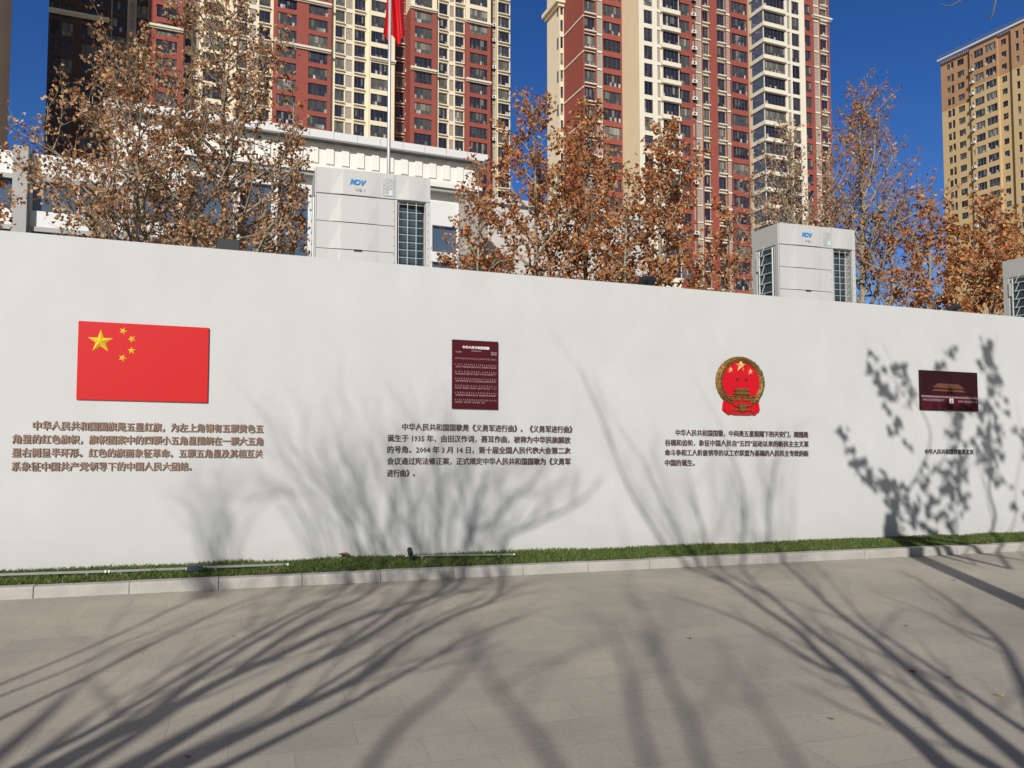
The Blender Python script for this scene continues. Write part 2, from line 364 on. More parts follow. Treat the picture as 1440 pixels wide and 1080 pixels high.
# ------------------------------------------------------------------ lettering
def text_mb(body, x0, x1, zc, em, y, depth, off=0.0, fit=True, dst=None, align='L', mi=0, bold=0.0):
    """text as geometry: x0..x1 wide (fitted), centred on zc, its back at y"""
    cu = bpy.data.curves.new('tmp', 'FONT'); cu.body = body; cu.size = 1; cu.resolution_u = 1; cu.offset = off; cu.extrude = 0.5
    ob = bpy.data.objects.new('tmp', cu); COL.objects.link(ob); bpy.context.view_layer.update()
    me = bpy.data.meshes.new_from_object(ob.evaluated_get(bpy.context.evaluated_depsgraph_get()))
    bpy.data.objects.remove(ob); bpy.data.curves.remove(cu)
    vs = [v.co for v in me.vertices]; dst = dst or MB()
    xa = min(v.x for v in vs); xb = max(v.x for v in vs)
    sx = (x1 - x0) / (xb - xa) if fit else em
    ofx = x0 if align == 'L' else x0 - (xb - xa) * sx / 2
    V = [(ofx + (v.x - xa) * sx, y - depth * (v.z + .5), zc + (v.y - 0.37) * em) for v in vs]
    FC = [tuple(p.vertices) for p in me.polygons]
    if bold:
        for q_, (ox, oz) in enumerate(((-bold, 0), (bold, 0), (0, bold * .6), (0, -bold * .6))):
            dst.raw([(a + ox * em, b - .0004 * q_ * (b < y - depth * .5), c + oz * em) for a, b, c in V], FC, mi)
    else: dst.raw(V, FC, mi)
    bpy.data.meshes.remove(me); return dst

def inscription(name, label, lines, em, depth, material, off):
    sA, hA = wall_sh(lines[0][1], lines[0][3])
    t = wall_thing(name, label, 'lettering', sA, hA)
    for body, pa, pb, ya, yb in lines:
        a = wall_sh(pa, ya); b = wall_sh(pb, yb); zc = (a[1] + b[1]) / 2 - hA
        text_mb(body, a[0] - sA, b[0] - sA, zc, em, 0.004, depth, 0.0, bold=off).build('text_line', material, t, shear=True)
    return t
inscription('inscription', 'copper brown raised lettering under the red flag panel', [
    ('中华人民共和国国旗是五星红旗，为左上角镶有五颗黄色五', 46.7, 370, 599.5, 602),
    ('角星的红色旗帜，旗帜图案中的四颗小五角星围绕在一颗大五角', 18, 369.5, 618.8, 619.3),
    ('星右侧呈半环形。红色的旗面象征革命。五颗五角星及其相互关', 17.5, 369, 637, 637.5),
    ('系象征中国共产党领导下的中国人民大团结。', 16.7, 269.5, 656, 656)], 0.094, 0.018, M['copper'], 0.025)
inscription('inscription', 'dark brown raised lettering under the maroon song sheet board', [
    ('中华人民共和国国歌是《义勇军进行曲》。《义勇军进行曲》', 565.6, 804.4, 601.6, 602.9),
    ('诞生于 1935 年，由田汉作词，聂耳作曲，被称为中华民族解放', 544.9, 801.8, 616.9, 618.2),
    ('的号角。2004 年 3 月 14 日，第十届全国人民代表大会第二次', 544.6, 801.8, 632.7, 633.3),
    ('会议通过宪法修正案，正式规定中华人民共和国国歌为《义勇军', 544.4, 801.8, 648.9, 648.5),
    ('进行曲》。', 544, 583.3, 665.3, 665.3)], 0.086, 0.014, M['bronze'], 0.026)
inscription('inscription', 'black brown raised lettering under the round gold and red emblem', [
    ('中华人民共和国国徽，中间是五星照耀下的天安门，周围是', 950, 1136.2, 609.2, 610.7),
    ('谷穗和齿轮，象征中国人民自“五四”运动以来的新民主主义革', 935, 1136.7, 623.3, 623.9),
    ('命斗争和工人阶级领导的以工农联盟为基础的人民民主专政的新', 935, 1136.7, 637, 637.3),
    ('中国的诞生。', 935, 976.7, 650.8, 650.8)], 0.086, 0.012, M['bronze'], 0.026)
inscription('inscription', 'single black line of raised lettering under the dark gate picture', [
    ('中华人民共和国首都是北京', 1300.4, 1368.4, 635.0, 635.8)], 0.080, 0.012, M['ink'], 0.024)

# ------------------------------------------------------------------ red flag panel
def rect_on_wall(pa, pb):
    a = wall_sh(*pa); b = wall_sh(*pb); return a, b[0] - a[0], a[1] - b[1]
def star(mb, cx, cz, r, y, up, rot=0.0, mi=0, flat=False):
    pts = []
    for i in range(10):
        a = math.pi / 2 + rot + i * math.pi / 5; q = r if i % 2 == 0 else r * 0.382
        pts.append((cx + q * math.cos(a), y, cz + q * math.sin(a)))
    c = (cx, y - up, cz)
    for i in range(10): mb.face([pts[i], pts[(i + 1) % 10], c], mi)
(fs, fh), fw, fH = rect_on_wall((111, 451.5), (292, 566.5))
ft = wall_thing('flag_panel', 'red relief panel with five raised yellow stars on white wall', 'flag panel', fs, fh)
mb = MB(); mb.box(0, fw, -0.02, 0.003, -fH, 0, bev=0.003); mb.build('panel', M['flag'], ft, shear=True)
gx, gz = fw / 30, fH / 20
for cx, cz, r in ((5, 5, 3.0), (10, 2, 1), (12, 4, 1), (12, 7, 1), (10, 9, 1)):
    mb = MB(); rot = 0.0 if r > 2 else math.atan2(-(5 - cz), (5 - cx)) - math.pi / 2
    star(mb, cx * gx, -cz * gz, r * gx, -0.021, 0.055 * r * gx * 3.2, rot)
    mb.build('large_star' if r > 2 else 'small_star', M['gold'], ft, shear=True)

# ------------------------------------------------------------------ song sheet board
(ss, sh), sw, sH = rect_on_wall((635.5, 477.5), (699.8, 576))
st = wall_thing('song_sheet_board', 'upright maroon board printed with white numbered song notation', 'board', ss, sh)
mb = MB(); mb.box(0, sw, -0.025, 0.003, -sH, 0, bev=0.002); mb.build('board', M['maroon'], st, shear=True)
mb = MB(); text_mb('中华人民共和国国歌', sw * .22, sw * .80, -sH * .105, 0.036, -0.0255, 0.002, 0.0, dst=mb, bold=.022); mb.build('title', M['white'], st, shear=True)
mb = MB()
text_mb('（义勇军进行曲）', sw * .40, sw * .62, -sH * .155, 0.015, -0.0255, 0.002, 0.01, dst=mb)
text_mb('1=G 2/4', sw * .07, sw * .19, -sH * .175, 0.024, -0.0255, 0.002, 0.02, dst=mb)
text_mb('田汉词', sw * .84, sw * .96, -sH * .167, 0.017, -0.0255, 0.002, 0.02, dst=mb)
text_mb('聂耳曲', sw * .84, sw * .96, -sH * .195, 0.017, -0.0255, 0.002, 0.02, dst=mb)
mb.build('heading', M['sheetprint'], st, shear=True)
rows = [('(1.3 5 5 | 6 5 | 3.1 5 5 5 | 3 1 | 5 5 5 5 5 5 | 1 )0 5 |', ''),
        ('1. 1 | 1. 1 5 6 7 | 1 1 | 0 3 1 2 3 | 5 5 |', '起来 不愿做奴隶的人们 把我们的血肉'),
        ('3. 3 1. 3 | 5. 3 2 | 2 - | 6 5 | 2 3 |', '筑成我们新的长城 中华民族到了'),
        ('5 3 0 5 | 3 2 3 1 | 3 0 | 5. 6 1 1 | 3. 3 5 5 |', '最危险的时候 每个人被迫着发出最后的吼声'),
        ('2 2 2 6 | 2. 5 | 1. 1 | 3. 3 | 5 - |', '起来 起来 起来 我们万众一心'),
        ('1. 3 5 5 | 6 5 | 3. 1 5 5 5 | 3 0 1 0 |', '冒着敌人的炮火前进 冒着敌人的炮火'),
        ('5 1 | 3. 1 5 5 5 | 3 0 1 0 | 5 1 | 5 1 | 1 0 |', '前进 前进 前进 进')]
for i, (num, lyr) in enumerate(rows):
    z = -sH * (.268 + .1025 * i); mb = MB()
    text_mb(num, sw * .06, sw * .95, z + (0.010 if lyr else 0), 0.026, -0.0255, 0.002, 0.0, dst=mb, bold=.012)
    if lyr: text_mb(lyr, sw * (.07 if i % 2 else .06), sw * (.95 if i < 6 else .7), z - 0.018, 0.020, -0.0255, 0.002, 0.0, dst=mb)
    mb.build('notation_line', M['sheetprint'], st, shear=True)

# ------------------------------------------------------------------ round emblem
(es, eh), ew, eH = rect_on_wall((1005.5, 500), (1074.5, 584.5))
et = wall_thing('national_emblem', 'oval gold wreath emblem with red disc, gate and red ribbons', 'emblem', es, eh)
cx, cz = ew / 2, -eH * 0.44
rx, rz = ew * .5, eH * .44
def oval(mb, a, b, y, n=48, mi=0, y2=None, cxo=0, czo=0):
    mb.prism([(cx + cxo + a * math.cos(2 * math.pi * i / n), cz + czo + b * math.sin(2 * math.pi * i / n)) for i in range(n)], y, 0.003 if y2 is None else y2, mi)
mb = MB(); oval(mb, rx * .82, rz * .84, -0.025); mb.build('disc', M['emblem_red'], et, shear=True)
# wreath: overlapping ears of grain round the oval, open at the bottom
mb = MB(); nseg = 56
for i in range(nseg + 1):
    a0 = R(-62) + R(304) * i / nseg
    a1 = R(-62) + R(304) * min(i + 1, nseg) / nseg
ring_o, ring_i = [], []
for i in range(nseg + 1):
    a = R(-64) + R(308) * i / nseg
    wob = 1.0 + 0.012 * (i % 2)
    ring_o.append((cx + rx * wob * math.cos(a), cz + rz * wob * math.sin(a)))
    ring_i.append((cx + rx * .77 * math.cos(a), cz + rz * .79 * math.sin(a)))
for i in range(nseg):
    o0, o1, i1, i0 = ring_o[i], ring_o[i + 1], ring_i[i + 1], ring_i[i]
    mid0 = ((o0[0] + i0[0]) / 2, (o0[1] + i0[1]) / 2); mid1 = ((o1[0] + i1[0]) / 2, (o1[1] + i1[1]) / 2)
    yo, ym, yi = -0.02, -0.052, -0.03
    mb.face([(o0[0], yo, o0[1]), (o1[0], yo, o1[1]), (mid1[0], ym, mid1[1]), (mid0[0], ym, mid0[1])])
    mb.face([(mid0[0], ym, mid0[1]), (mid1[0], ym, mid1[1]), (i1[0], yi, i1[1]), (i0[0], yi, i0[1])])
    mb.face([(o0[0], .003, o0[1]), (o1[0], .003, o1[1]), (o1[0], yo, o1[1]), (o0[0], yo, o0[1])])
    mb.face([(i0[0], yi, i0[1]), (i1[0], yi, i1[1]), (i1[0], -.02, i1[1]), (i0[0], -.02, i0[1])])
rr = random.Random(5)
for i in range(150):                                           # the grains
    a = R(-60) + R(300) * rr.random(); q = rr.uniform(.78, .98)
    x, z = cx + rx * q * math.cos(a), cz + rz * q * math.sin(a); y = -0.052 + abs(q - .88) * .2
    t = (-math.sin(a), math.cos(a)); u = (math.cos(a), math.sin(a)); sgn = 1 if math.cos(a) > 0 else -1
    L, Wd = .030, .011; d = (t[0] * sgn + u[0] * .5, t[1] * sgn + u[1] * .5)
    P = [(x - d[0] * L * .5, y, z - d[1] * L * .5), (x + u[0] * Wd, y - .002, z + u[1] * Wd), (x + d[0] * L * .6, y - .004, z + d[1] * L * .6), (x - u[0] * Wd, y - .002, z - u[1] * Wd)]
    top = (x, y - .014, z)
    for k in range(4): mb.face([P[k], P[(k + 1) % 4], top])
mb.build('wreath', M['emblem_gold'], et, shear=True)
for sx, sz, r in ((0, .62, .19), (-.42, .44, .10), (.40, .40, .10), (-.17, .10, .075), (.20, .10, .075)):
    mb = MB(); star(mb, cx + sx * rx, cz + (sz + .02) * rz, r * rx * 1.25, -0.026, 0.05 * (r / .19 + .3), 0)
    mb.build('star', M['emblem_star'] if sz > .3 else M['emblem_gold'], et, shear=True)
mb = MB()                                                     # the gate: two roof tiers, hall, long wall with openings
Z = lambda f: cz + f * rz
X = lambda f: cx + f * rx
mb.prism([(X(-.24), Z(-.24)), (X(.24), Z(-.24)), (X(.30), Z(-.33)), (X(-.30), Z(-.33))], -.05, -.024)
mb.prism([(X(-.22), Z(-.335)), (X(.22), Z(-.335)), (X(.22), Z(-.375)), (X(-.22), Z(-.375))], -.042, -.024)
mb.prism([(X(-.25), Z(-.375)), (X(.25), Z(-.375)), (X(.34), Z(-.47)), (X(-.34), Z(-.47))], -.054, -.024)
for i in range(7):
    x = -.26 + i * .52 / 6; mb.prism([(X(x - .018), Z(-.47)), (X(x + .018), Z(-.47)), (X(x + .018), Z(-.53)), (X(x - .018), Z(-.53))], -.040, -.024)
mb.prism([(X(-.66), Z(-.53)), (X(.66), Z(-.53)), (X(.70), Z(-.56)), (X(-.70), Z(-.56))], -.046, -.024)
xs = [-.68, -.47, -.41, -.29, -.23, -.06, .06, .23, .29, .41, .47, .68]
for a, b in zip(xs[::2], xs[1::2]): mb.prism([(X(a), Z(-.56)), (X(b), Z(-.56)), (X(b), Z(-.72)), (X(a), Z(-.72))], -.042, -.024)
mb.build('gate', M['emblem_gold'], et, shear=True)
mb = MB()                                                     # ribbons: drapery below the wreath
mb.prism([(X(-.62), Z(-.62)), (X(-.2), Z(-.80)), (X(.2), Z(-.80)), (X(.62), Z(-.62)), (X(.72), Z(-.78)), (X(.75), Z(-1.10)), (X(.66), Z(-1.16)), (X(.60), Z(-1.22)), (X(.52), Z(-1.26)), (X(.46), Z(-1.22)), (X(.30), Z(-1.255)), (X(-.30), Z(-1.255)), (X(-.46), Z(-1.22)), (X(-.52), Z(-1.265)), (X(-.60), Z(-1.22)), (X(-.68), Z(-1.16)), (X(-.76), Z(-1.10)), (X(-.72), Z(-.78))], -.034, .002)
for sg in (-1, 1):
    mb.prism([(X(sg * .60), Z(-.80)), (X(sg * .70), Z(-.80)), (X(sg * .74), Z(-1.08)), (X(sg * .60), Z(-1.14))][::sg], -.046, -.03)
    mb.prism([(X(sg * .38), Z(-.88)), (X(sg * .52), Z(-.80)), (X(sg * .54), Z(-1.16)), (X(sg * .42), Z(-1.18))][::sg], -.042, -.03)
mb.build('ribbon', M['emblem_red'], et, shear=True)
mb = MB(); n = 24                                             # gear wheel, stalk arcs and the tied bow
gp = []
for i in range(n * 2):
    a = math.pi * i / n; q = (.135 if (i // 2) % 2 else .115); gp.append((X(q * math.cos(a) * 1.25), Z(-.93 + q * math.sin(a))))
mb.prism(gp, -.055, -.03)
mb.build('gear', M['emblem_gold'], et, shear=True)
mb = MB()
for sg in (-1, 1):
    mb.tube([(X(sg * .74), -.045, Z(-.60)), (X(sg * .56), -.048, Z(-.76)), (X(sg * .34), -.048, Z(-.90)), (X(sg * .16), -.048, Z(-.96))], [.013, .010, .008, .007], 6)
for i in range(8):
    x = -.36 + .72 * i / 7; mb.prism([(X(x - .05), Z(-1.04 - .02 * (i % 2))), (X(x + .05), Z(-1.04 - .015 * (i % 3))), (X(x + .045), Z(-1.11)), (X(x - .045), Z(-1.11))], -.05 - .003 * (i % 2), -.033)
mb.prism([(X(.13 * math.cos(a)), Z(-1.08 + .06 * math.sin(a))) for a in [2 * math.pi * i / 14 for i in range(14)]], -.058, -.033)
mb.build('stalks', M['emblem_gold'], et, shear=True)

# ------------------------------------------------------------------ gate picture
(ps, ph), pw, pH = rect_on_wall((1291.3, 520.3), (1373.6, 578.6))
pt = wall_thing('gate_picture', 'dark maroon picture board of a gate tower lit at night', 'picture', ps, ph)
mb = MB(); mb.box(0, pw, -0.03, 0.003, -pH, 0, bev=0.003); mb.build('board', M['night'], pt, shear=True)
u = lambda f: f * pw
v = lambda f: -f * pH
L0 = -0.0315
mb = MB(); mb.prism([(u(.01), v(.68)), (u(.99), v(.68)), (u(.99), v(.985)), (u(.01), v(.985))], L0, -.0302); mb.build('gate_wall', M['maroon'], pt, shear=True)
mb = MB(); mb.prism([(u(.01), v(.64)), (u(.99), v(.66)), (u(.99), v(.69)), (u(.01), v(.675))], -.0335, -.0305)
for i in range(40): mb.prism([(u(.02 + .0245 * i), v(.625)), (u(.027 + .0245 * i), v(.625)), (u(.027 + .0245 * i), v(.65)), (u(.02 + .0245 * i), v(.65))], -.033, -.0305)
mb.build('balustrade', M['darkwhite'], pt, shear=True)
mb = MB(); mb.prism([(u(.30), v(.315)), (u(.66), v(.33)), (u(.75), v(.425)), (u(.21), v(.405))], -.0335, -.0305)
mb.build('upper_roof', M['roof_orange'], pt, shear=True)
mb = MB(); mb.prism([(u(.21), v(.405)), (u(.75), v(.425)), (u(.74), v(.445)), (u(.23), v(.43))], -.036, -.0305)
mb.prism([(u(.24), v(.465)), (u(.72), v(.475)), (u(.78), v(.525)), (u(.18), v(.51))], -.0345, -.0305)
mb.build('eaves', M['eave_gold'], pt, shear=True)
mb = MB()
for i in range(11): mb.prism([(u(.21 + .055 * i), v(.53)), (u(.228 + .055 * i), v(.53)), (u(.228 + .055 * i), v(.64)), (u(.21 + .055 * i), v(.64))], -.033, -.0305)
mb.build('column_row', M['maroon'], pt, shear=True)
mb = MB(); mb.box(u(.49), u(.555), -.0345, -.0305, v(.815), v(.695)); mb.build('portrait_frame', M['white'], pt, shear=True)
mb = MB(); mb.box(u(.503), u(.542), -.0355, -.0346, v(.80), v(.71)); mb.build('portrait', M['greyprint'], pt, shear=True)
mb = MB(); text_mb('中华人民共和国万岁', u(.03), u(.40), v(.745), .040, -.0318, .002, .02, dst=mb)
text_mb('世界人民大团结万岁', u(.64), u(.985), v(.765), .040, -.0318, .002, .02, dst=mb); mb.build('slogan', M['darkwhite'], pt, shear=True)
for i, (a, b) in enumerate(((.20, .27), (.345, .395), (.49, .56), (.65, .70), (.76, .83))):
    n = 8; mb = MB(); mb.prism([(u(a), v(.984)), (u(b), v(.984))] + [(u((a + b) / 2 + (b - a) / 2 * math.cos(math.pi * i_ / n)), v(.90 - .05 * math.sin(math.pi * i_ / n))) for i_ in range(n + 1)], -.033, -.0316)
    mb.build('archway', M['night'], pt, shear=True)

# ------------------------------------------------------------------ outdoor air-conditioning units on a steel stand behind the wall
UD = DN + 0.34; UW, UH, UDp = 1.335, 1.635, 0.60
UTOP = wall_sh(445.4, 233.5, UD)[1]
def vrf(px_left, py_top, label):
    s, h = wall_sh(px_left, py_top, UD)
    base = UTOP - UH
    t = wall_thing('outdoor_unit', label, 'air conditioner', s, base, UD, 'large grey outdoor units behind the white wall')
    fx = 0.905                                                  # the panels end here and the coil opening begins
    b = MB()                                                    # body: rear box, corner posts, top, floor
    b.box(0.0, fx, 0.03, UDp, 0.06, UH - 0.31, 1)
    b.box(fx, UW - .02, 0.20, UDp, 0.06, UH - 0.31, 1); b.box(UW - .05, UW - .02, .062, .198, 0.06, UH - 0.31, 1)
    b.box(0.0, UW, 0.0, UDp, 0.0, 0.06, 1)
    b.box(0.0, UW, 0.012, UDp + .01, UH - 0.305, UH - .002, 0, bev=.008)
    b.box(UW - .055, UW, 0.004, .06, .06, UH - .305, 0)
    b.box(UW - .055, UW, UDp - .06, UDp, .06, UH - .305, 0)
    b.box(fx, fx + .03, 0.005, .05, .06, UH - .305, 0)
    b.box(-.012, .0, 0.01, .07, .06, UH - .305, 0); b.box(-.012, .0, UDp - .10, UDp, .06, UH - .305, 0)
    b.build('casing', [M['unit'], M['unit_side']], t)
    def relief(x0, x1, z0, z1, xa, xb, name):                   # sheet panel whose middle steps out towards its lower edge
        m = MB(); zt, zb = z1, z0
        xs = [x0, xa - .06, xa + .08, xb - .08, xb + .06, x1]; pt_ = [0, 0, -.006, -.006, 0, 0]; pb_ = [-.002, -.002, -.019, -.019, -.004, -.004]
        for i in range(5):
            ax, bx = xs[i], xs[i + 1]
            m.face([(ax, pb_[i], zb), (bx, pb_[i + 1], zb), (bx, pt_[i + 1], zt), (ax, pt_[i], zt)])
            m.face([(ax, pt_[i], zt), (bx, pt_[i + 1], zt), (bx, .03, zt), (ax, .03, zt)])
            m.face([(ax, .03, zb), (bx, .03, zb), (bx, pb_[i + 1], zb), (ax, pb_[i], zb)])
        m.face([(x0, .03, zb), (x0, pb_[0], zb), (x0, pt_[0], zt), (x0, .03, zt)])
        m.face([(x1, pb_[5], zb), (x1, .03, zb), (x1, .03, zt), (x1, pt_[5], zt)])
        return m.build(name, M['unit'], t)
    relief(0.004, fx - .003, UH - .30, UH - .004, .22, .68, 'top_cover')
    relief(fx + .003, UW - .004, UH - .30, UH - .004, .99, 1.22, 'top_cover')
    z = UH - .306
    for hgt in (.318, .318, .318, .318):
        relief(0.004, fx - .003, max(z - hgt, .06), z - .007, .20, .66, 'front_panel'); z -= hgt
    b = MB()                                                    # screw heads along the panel edges
    for k in range(12):
        z_ = .15 + k * (UH - .50) / 11; b.box(fx - .014, fx - .008, -.006, .002, z_, z_ + .008); b.box(UW - .03, UW - .024, -.002, .006, z_, z_ + .008)
    b.build('screw_row', M['black'], t)
    b = MB(); b.box(.43, .52, -.024, .03, UH - .306 - .65, UH - .306 - .634); b.build('handle', M['black'], t)
    # front coil, rounding the corner
    b = MB(); a0, a1 = fx + .035, UW - .06
    prof = [(a0, .11)] + [(a1 - .08 + .08 * math.sin(a), .19 - .08 * math.cos(a)) for a in [math.pi / 2 * i / 6 for i in range(7)]]
    for (x0, y0), (x1, y1) in zip(prof, prof[1:]): b.face([(x0, y0, .08), (x1, y1, .08), (x1, y1, UH - .31), (x0, y0, UH - .31)])
    b.build('coil', M['coil'], t)
    b = MB()
    zz = .10
    gp = [(a0 + .012, .022)] + [(a1 - .05 + .05 * math.sin(a), .072 - .05 * math.cos(a)) for a in [math.pi / 2 * i / 4 for i in range(5)]]
    while zz < UH - .33:
        b.tube([(x, y, zz) for x, y in gp], .0036, 4); zz += .0915
    for i in range(4):
        x = a0 + .015 + (a1 - a0 - .02) * i / 3; b.tube([(x, .018, .08), (x, .018, UH - .325)], .0036, 4)
    b.build('wire_guard', M['wire'], t)
    # left side: plain head plate, posts, coil and slanting guard
    b = MB(); b.box(-.014, .0, .014, UDp, UH - .305, UH - .006); b.build('side_plate', M['unit_side'], t)
    b = MB(); b.face([(-.002, .12, .08), (-.002, UDp - .16, .08), (-.002, UDp - .16, UH - .33), (-.002, .12, UH - .33)]); b.build('coil', M['coil'], t)
    b = MB(); y0, y1 = .13, UDp - .17
    for k in range(9):
        z = .12 + k * .138
        b.tube([(-.02, y0, z), (-.02, y1, z)], .010, 4)
        b.tube([(-.02, y0 + .20 + .05, z), (-.02, y0 + .20 - .02, z + .13)], .007, 4)
    b.tube([(-.02, y0, .08), (-.02, y0, UH - .33)], .012, 4); b.tube([(-.02, y1, .08), (-.02, y1, UH - .33)], .012, 4)
    b.box(-.03, .0, UDp - .15, UDp - .11, UH - .62, UH - .40)
    b.build('side_guard', M['wire'], t)
    # the blue mark and its small grey line, the rating label
    b = MB(); X0, Zt, Hl = .385, UH - .115, .064; yb, yf = -.012, -.0225
    def pol(pts): b.prism([(X0 + (x + .10 * (z - .5)) * .165, Zt - Hl + z * Hl) for x, z in pts], yf, yb)
    pol([(0, 0), (.075, 0), (.075, 1), (0, 1)]); pol([(.077, 1), (.077, .78), (.17, .10), (.21, .10), (.21, .48), (.145, 1)]); pol([(.212, .48), (.212, .10), (.30, .78), (.30, 1), (.275, 1)]); pol([(.302, 0), (.375, 0), (.375, 1), (.302, 1)])
    pol([(.42, 0), (.53, 0), (.60, .12), (.52, .24), (.42, .22)]); pol([(.53, .0), (.65, .16), (.68, .5), (.65, .84), (.53, 1), (.52, .78), (.58, .68), (.60, .5), (.58, .32), (.55, .22)][:10])
    pol([(.42, .78), (.52, .78), (.53, 1), (.42, 1)])
    pol([(.70, 1), (.78, 1), (.84, .30), (.84, .0), (.80, .0)]); pol([(.842, .0), (.90, .0), (1.02, 1), (.935, 1), (.842, .30)])
    b.build('logo', M['logo'], t)
    b = MB(); text_mb('V8 i', X0 + .045, X0 + .165, UH - .238, .055, -.014, .010, .0, dst=b); b.build('model_text', M['greyprint'], t)
    b = MB(); b.box(.755, .885, -.010, .0, UH - .275, UH - .065); lab = b.build('rating_label', M['labelgrey'], t)
    b = MB()
    for k in range(9):
        for q_ in range(3):
            if rr.random() < .7: b.box(.762 + q_ * .04, .762 + q_ * .04 + rr.uniform(.015, .034), -.0125, -.0102, UH - .088 - k * .021, UH - .077 - k * .021)
    b.build('label_print', M['greyprint'], lab)
    b = MB(); b.box(.83, .875, -.0128, -.0103, UH - .265, UH - .205); b.build('label_sticker', M['paleblue'], lab)
    b = MB()                                                    # fan shrouds on top
    for cx_ in (.36, .98):
        b.tube([(cx_, UDp / 2, UH - .02), (cx_, UDp / 2, UH + .012)], .27, 24)
    b.build('fan_shroud', M['unit_side'], t)
    return s
su = [vrf(445.2, 233.5, 'grey outdoor unit nearest the flagpole, tallest above the wall'),
      vrf(1095.2, 313.5, 'grey outdoor unit above the gold and red emblem, left side showing'),
      vrf(1459, 365, 'grey outdoor unit cut off by the right photo edge')]
for i, (s, lab) in enumerate(zip(su, ('steel stand under the outdoor unit nearest the flagpole', 'steel stand under the outdoor unit above the emblem', 'steel stand under the outdoor unit at the right photo edge'))):
    t = wall_thing('unit_stand', lab, 'stand', s, 0, UD, 'steel stands under the outdoor units'); bz = UTOP - UH
    zsh = lambda x: -0
    for x in (.05, UW - .05):
        for y in (.06, UDp - .06):
            b = MB(); b.box(x - .04, x + .04, y - .04, y + .04, -.06, bz - .101); b.build('leg', M['steel'], t)
    b = MB(); b.box(0, UW, .0, .10, bz - .10, bz - .002); b.box(0, UW, UDp - .10, UDp, bz - .10, bz - .002); b.build('beam', M['steel'], t)

# small floodlights along the top of the wall
def floodlight(px, py, label, yaw, tilt=-25):
    s, h = wall_sh(px, py + 6, DN + .12)
    t = wall_thing('floodlight', label, 'floodlight', s, HW, DN + .12, 'black floodlights on the wall top'); t.rotation_euler = (0, 0, WAZ + R(yaw))
    b = MB(); b.box(-.014, .014, -.014, .014, -.01, .075); b.build('bracket', M['black'], t)
    b = MB(); ca, sa = math.cos(R(tilt)), math.sin(R(tilt))
    V = MB(); V.box(-.12, .12, -.075, .075, .05, .115, bev=.008)
    V.v = [(x, y * ca - (z - .03) * sa, .035 + y * sa + (z - .03) * ca) for x, y, z in V.v]; V.build('lamp_head', M['black'], t)
floodlight(912, 396, 'black floodlight on wall top left of the emblem unit', 20, -35)
floodlight(1345, 433, 'black floodlight on wall top above the gate picture', 25, -35)
floodlight(321, 345, 'black floodlight on wall top among the left trees', 0, 70)

# ------------------------------------------------------------------ flagpole and flag
def spot(px, py, Y):                                           # a point on the ray at forward distance Y
    r = ray(px, py); return C0 + r * (Y / r.y)
fp = spot(546.5, 235, 13.5); fz = zg(fp)
t = thing('flagpole', 'tall silver flagpole rising behind the grey outdoor unit', 'flagpole', (fp.x, fp.y, fz))
b = MB(); b.tube([(0, 0, .1), (0, 0, 7), (0, 0, 13.2)], [.036, .031, .026], 16); b.build('pole', M['polegrey'], t, smooth=True)
b = MB(); b.tube([(0, 0, -.05), (0, 0, .12)], .16, 16); b.build('base_plate', M['steel'], t)
b = MB(); b.tube([(0, 0, 13.2), (0, 0, 13.26), (0, 0, 13.34), (0, 0, 13.40)], [.03, .08, .08, .02], 14); b.build('finial', M['gold'], t, smooth=True)
pb = spot(556, 57, 13.5).z - fz
b = MB(); nz, nx = 26, 22; rf = random.Random(2); P = {}
for i in range(nx + 1):
    for j in range(nz + 1):
        q_ = i / nx; w_ = j / nz
        x = -.13 + .40 * q_ + .03 * math.sin(5 * w_ + q_ * 3)
        kn = [(0, .17), (.18, .07), (.33, .13), (.5, .06), (.75, 0), (.9, .03), (1, .16)]
        for (qa, la), (qb, lb) in zip(kn, kn[1:]):
            if qa <= q_ <= qb: low = la + (lb - la) * (q_ - qa) / (qb - qa)
        y = .10 + .10 * math.sin(q_ * 13 + w_ * 1.5) - .05 * math.cos(q_ * 7 - w_)
        P[i, j] = (x * (1 - .25 * w_) + .04 * w_, y * (1 - .3 * w_), pb + low * (1 - w_) + 1.9 * w_)
for i in range(nx):
    for j in range(nz): b.face([P[i, j], P[i + 1, j], P[i + 1, j + 1], P[i, j + 1]])
fl = b.build('hanging_flag', M['cloth'], smooth=True); fl.location = (fp.x, fp.y, fz)
tag(fl, 'limp red cloth flag hanging from the silver pole', 'flag')

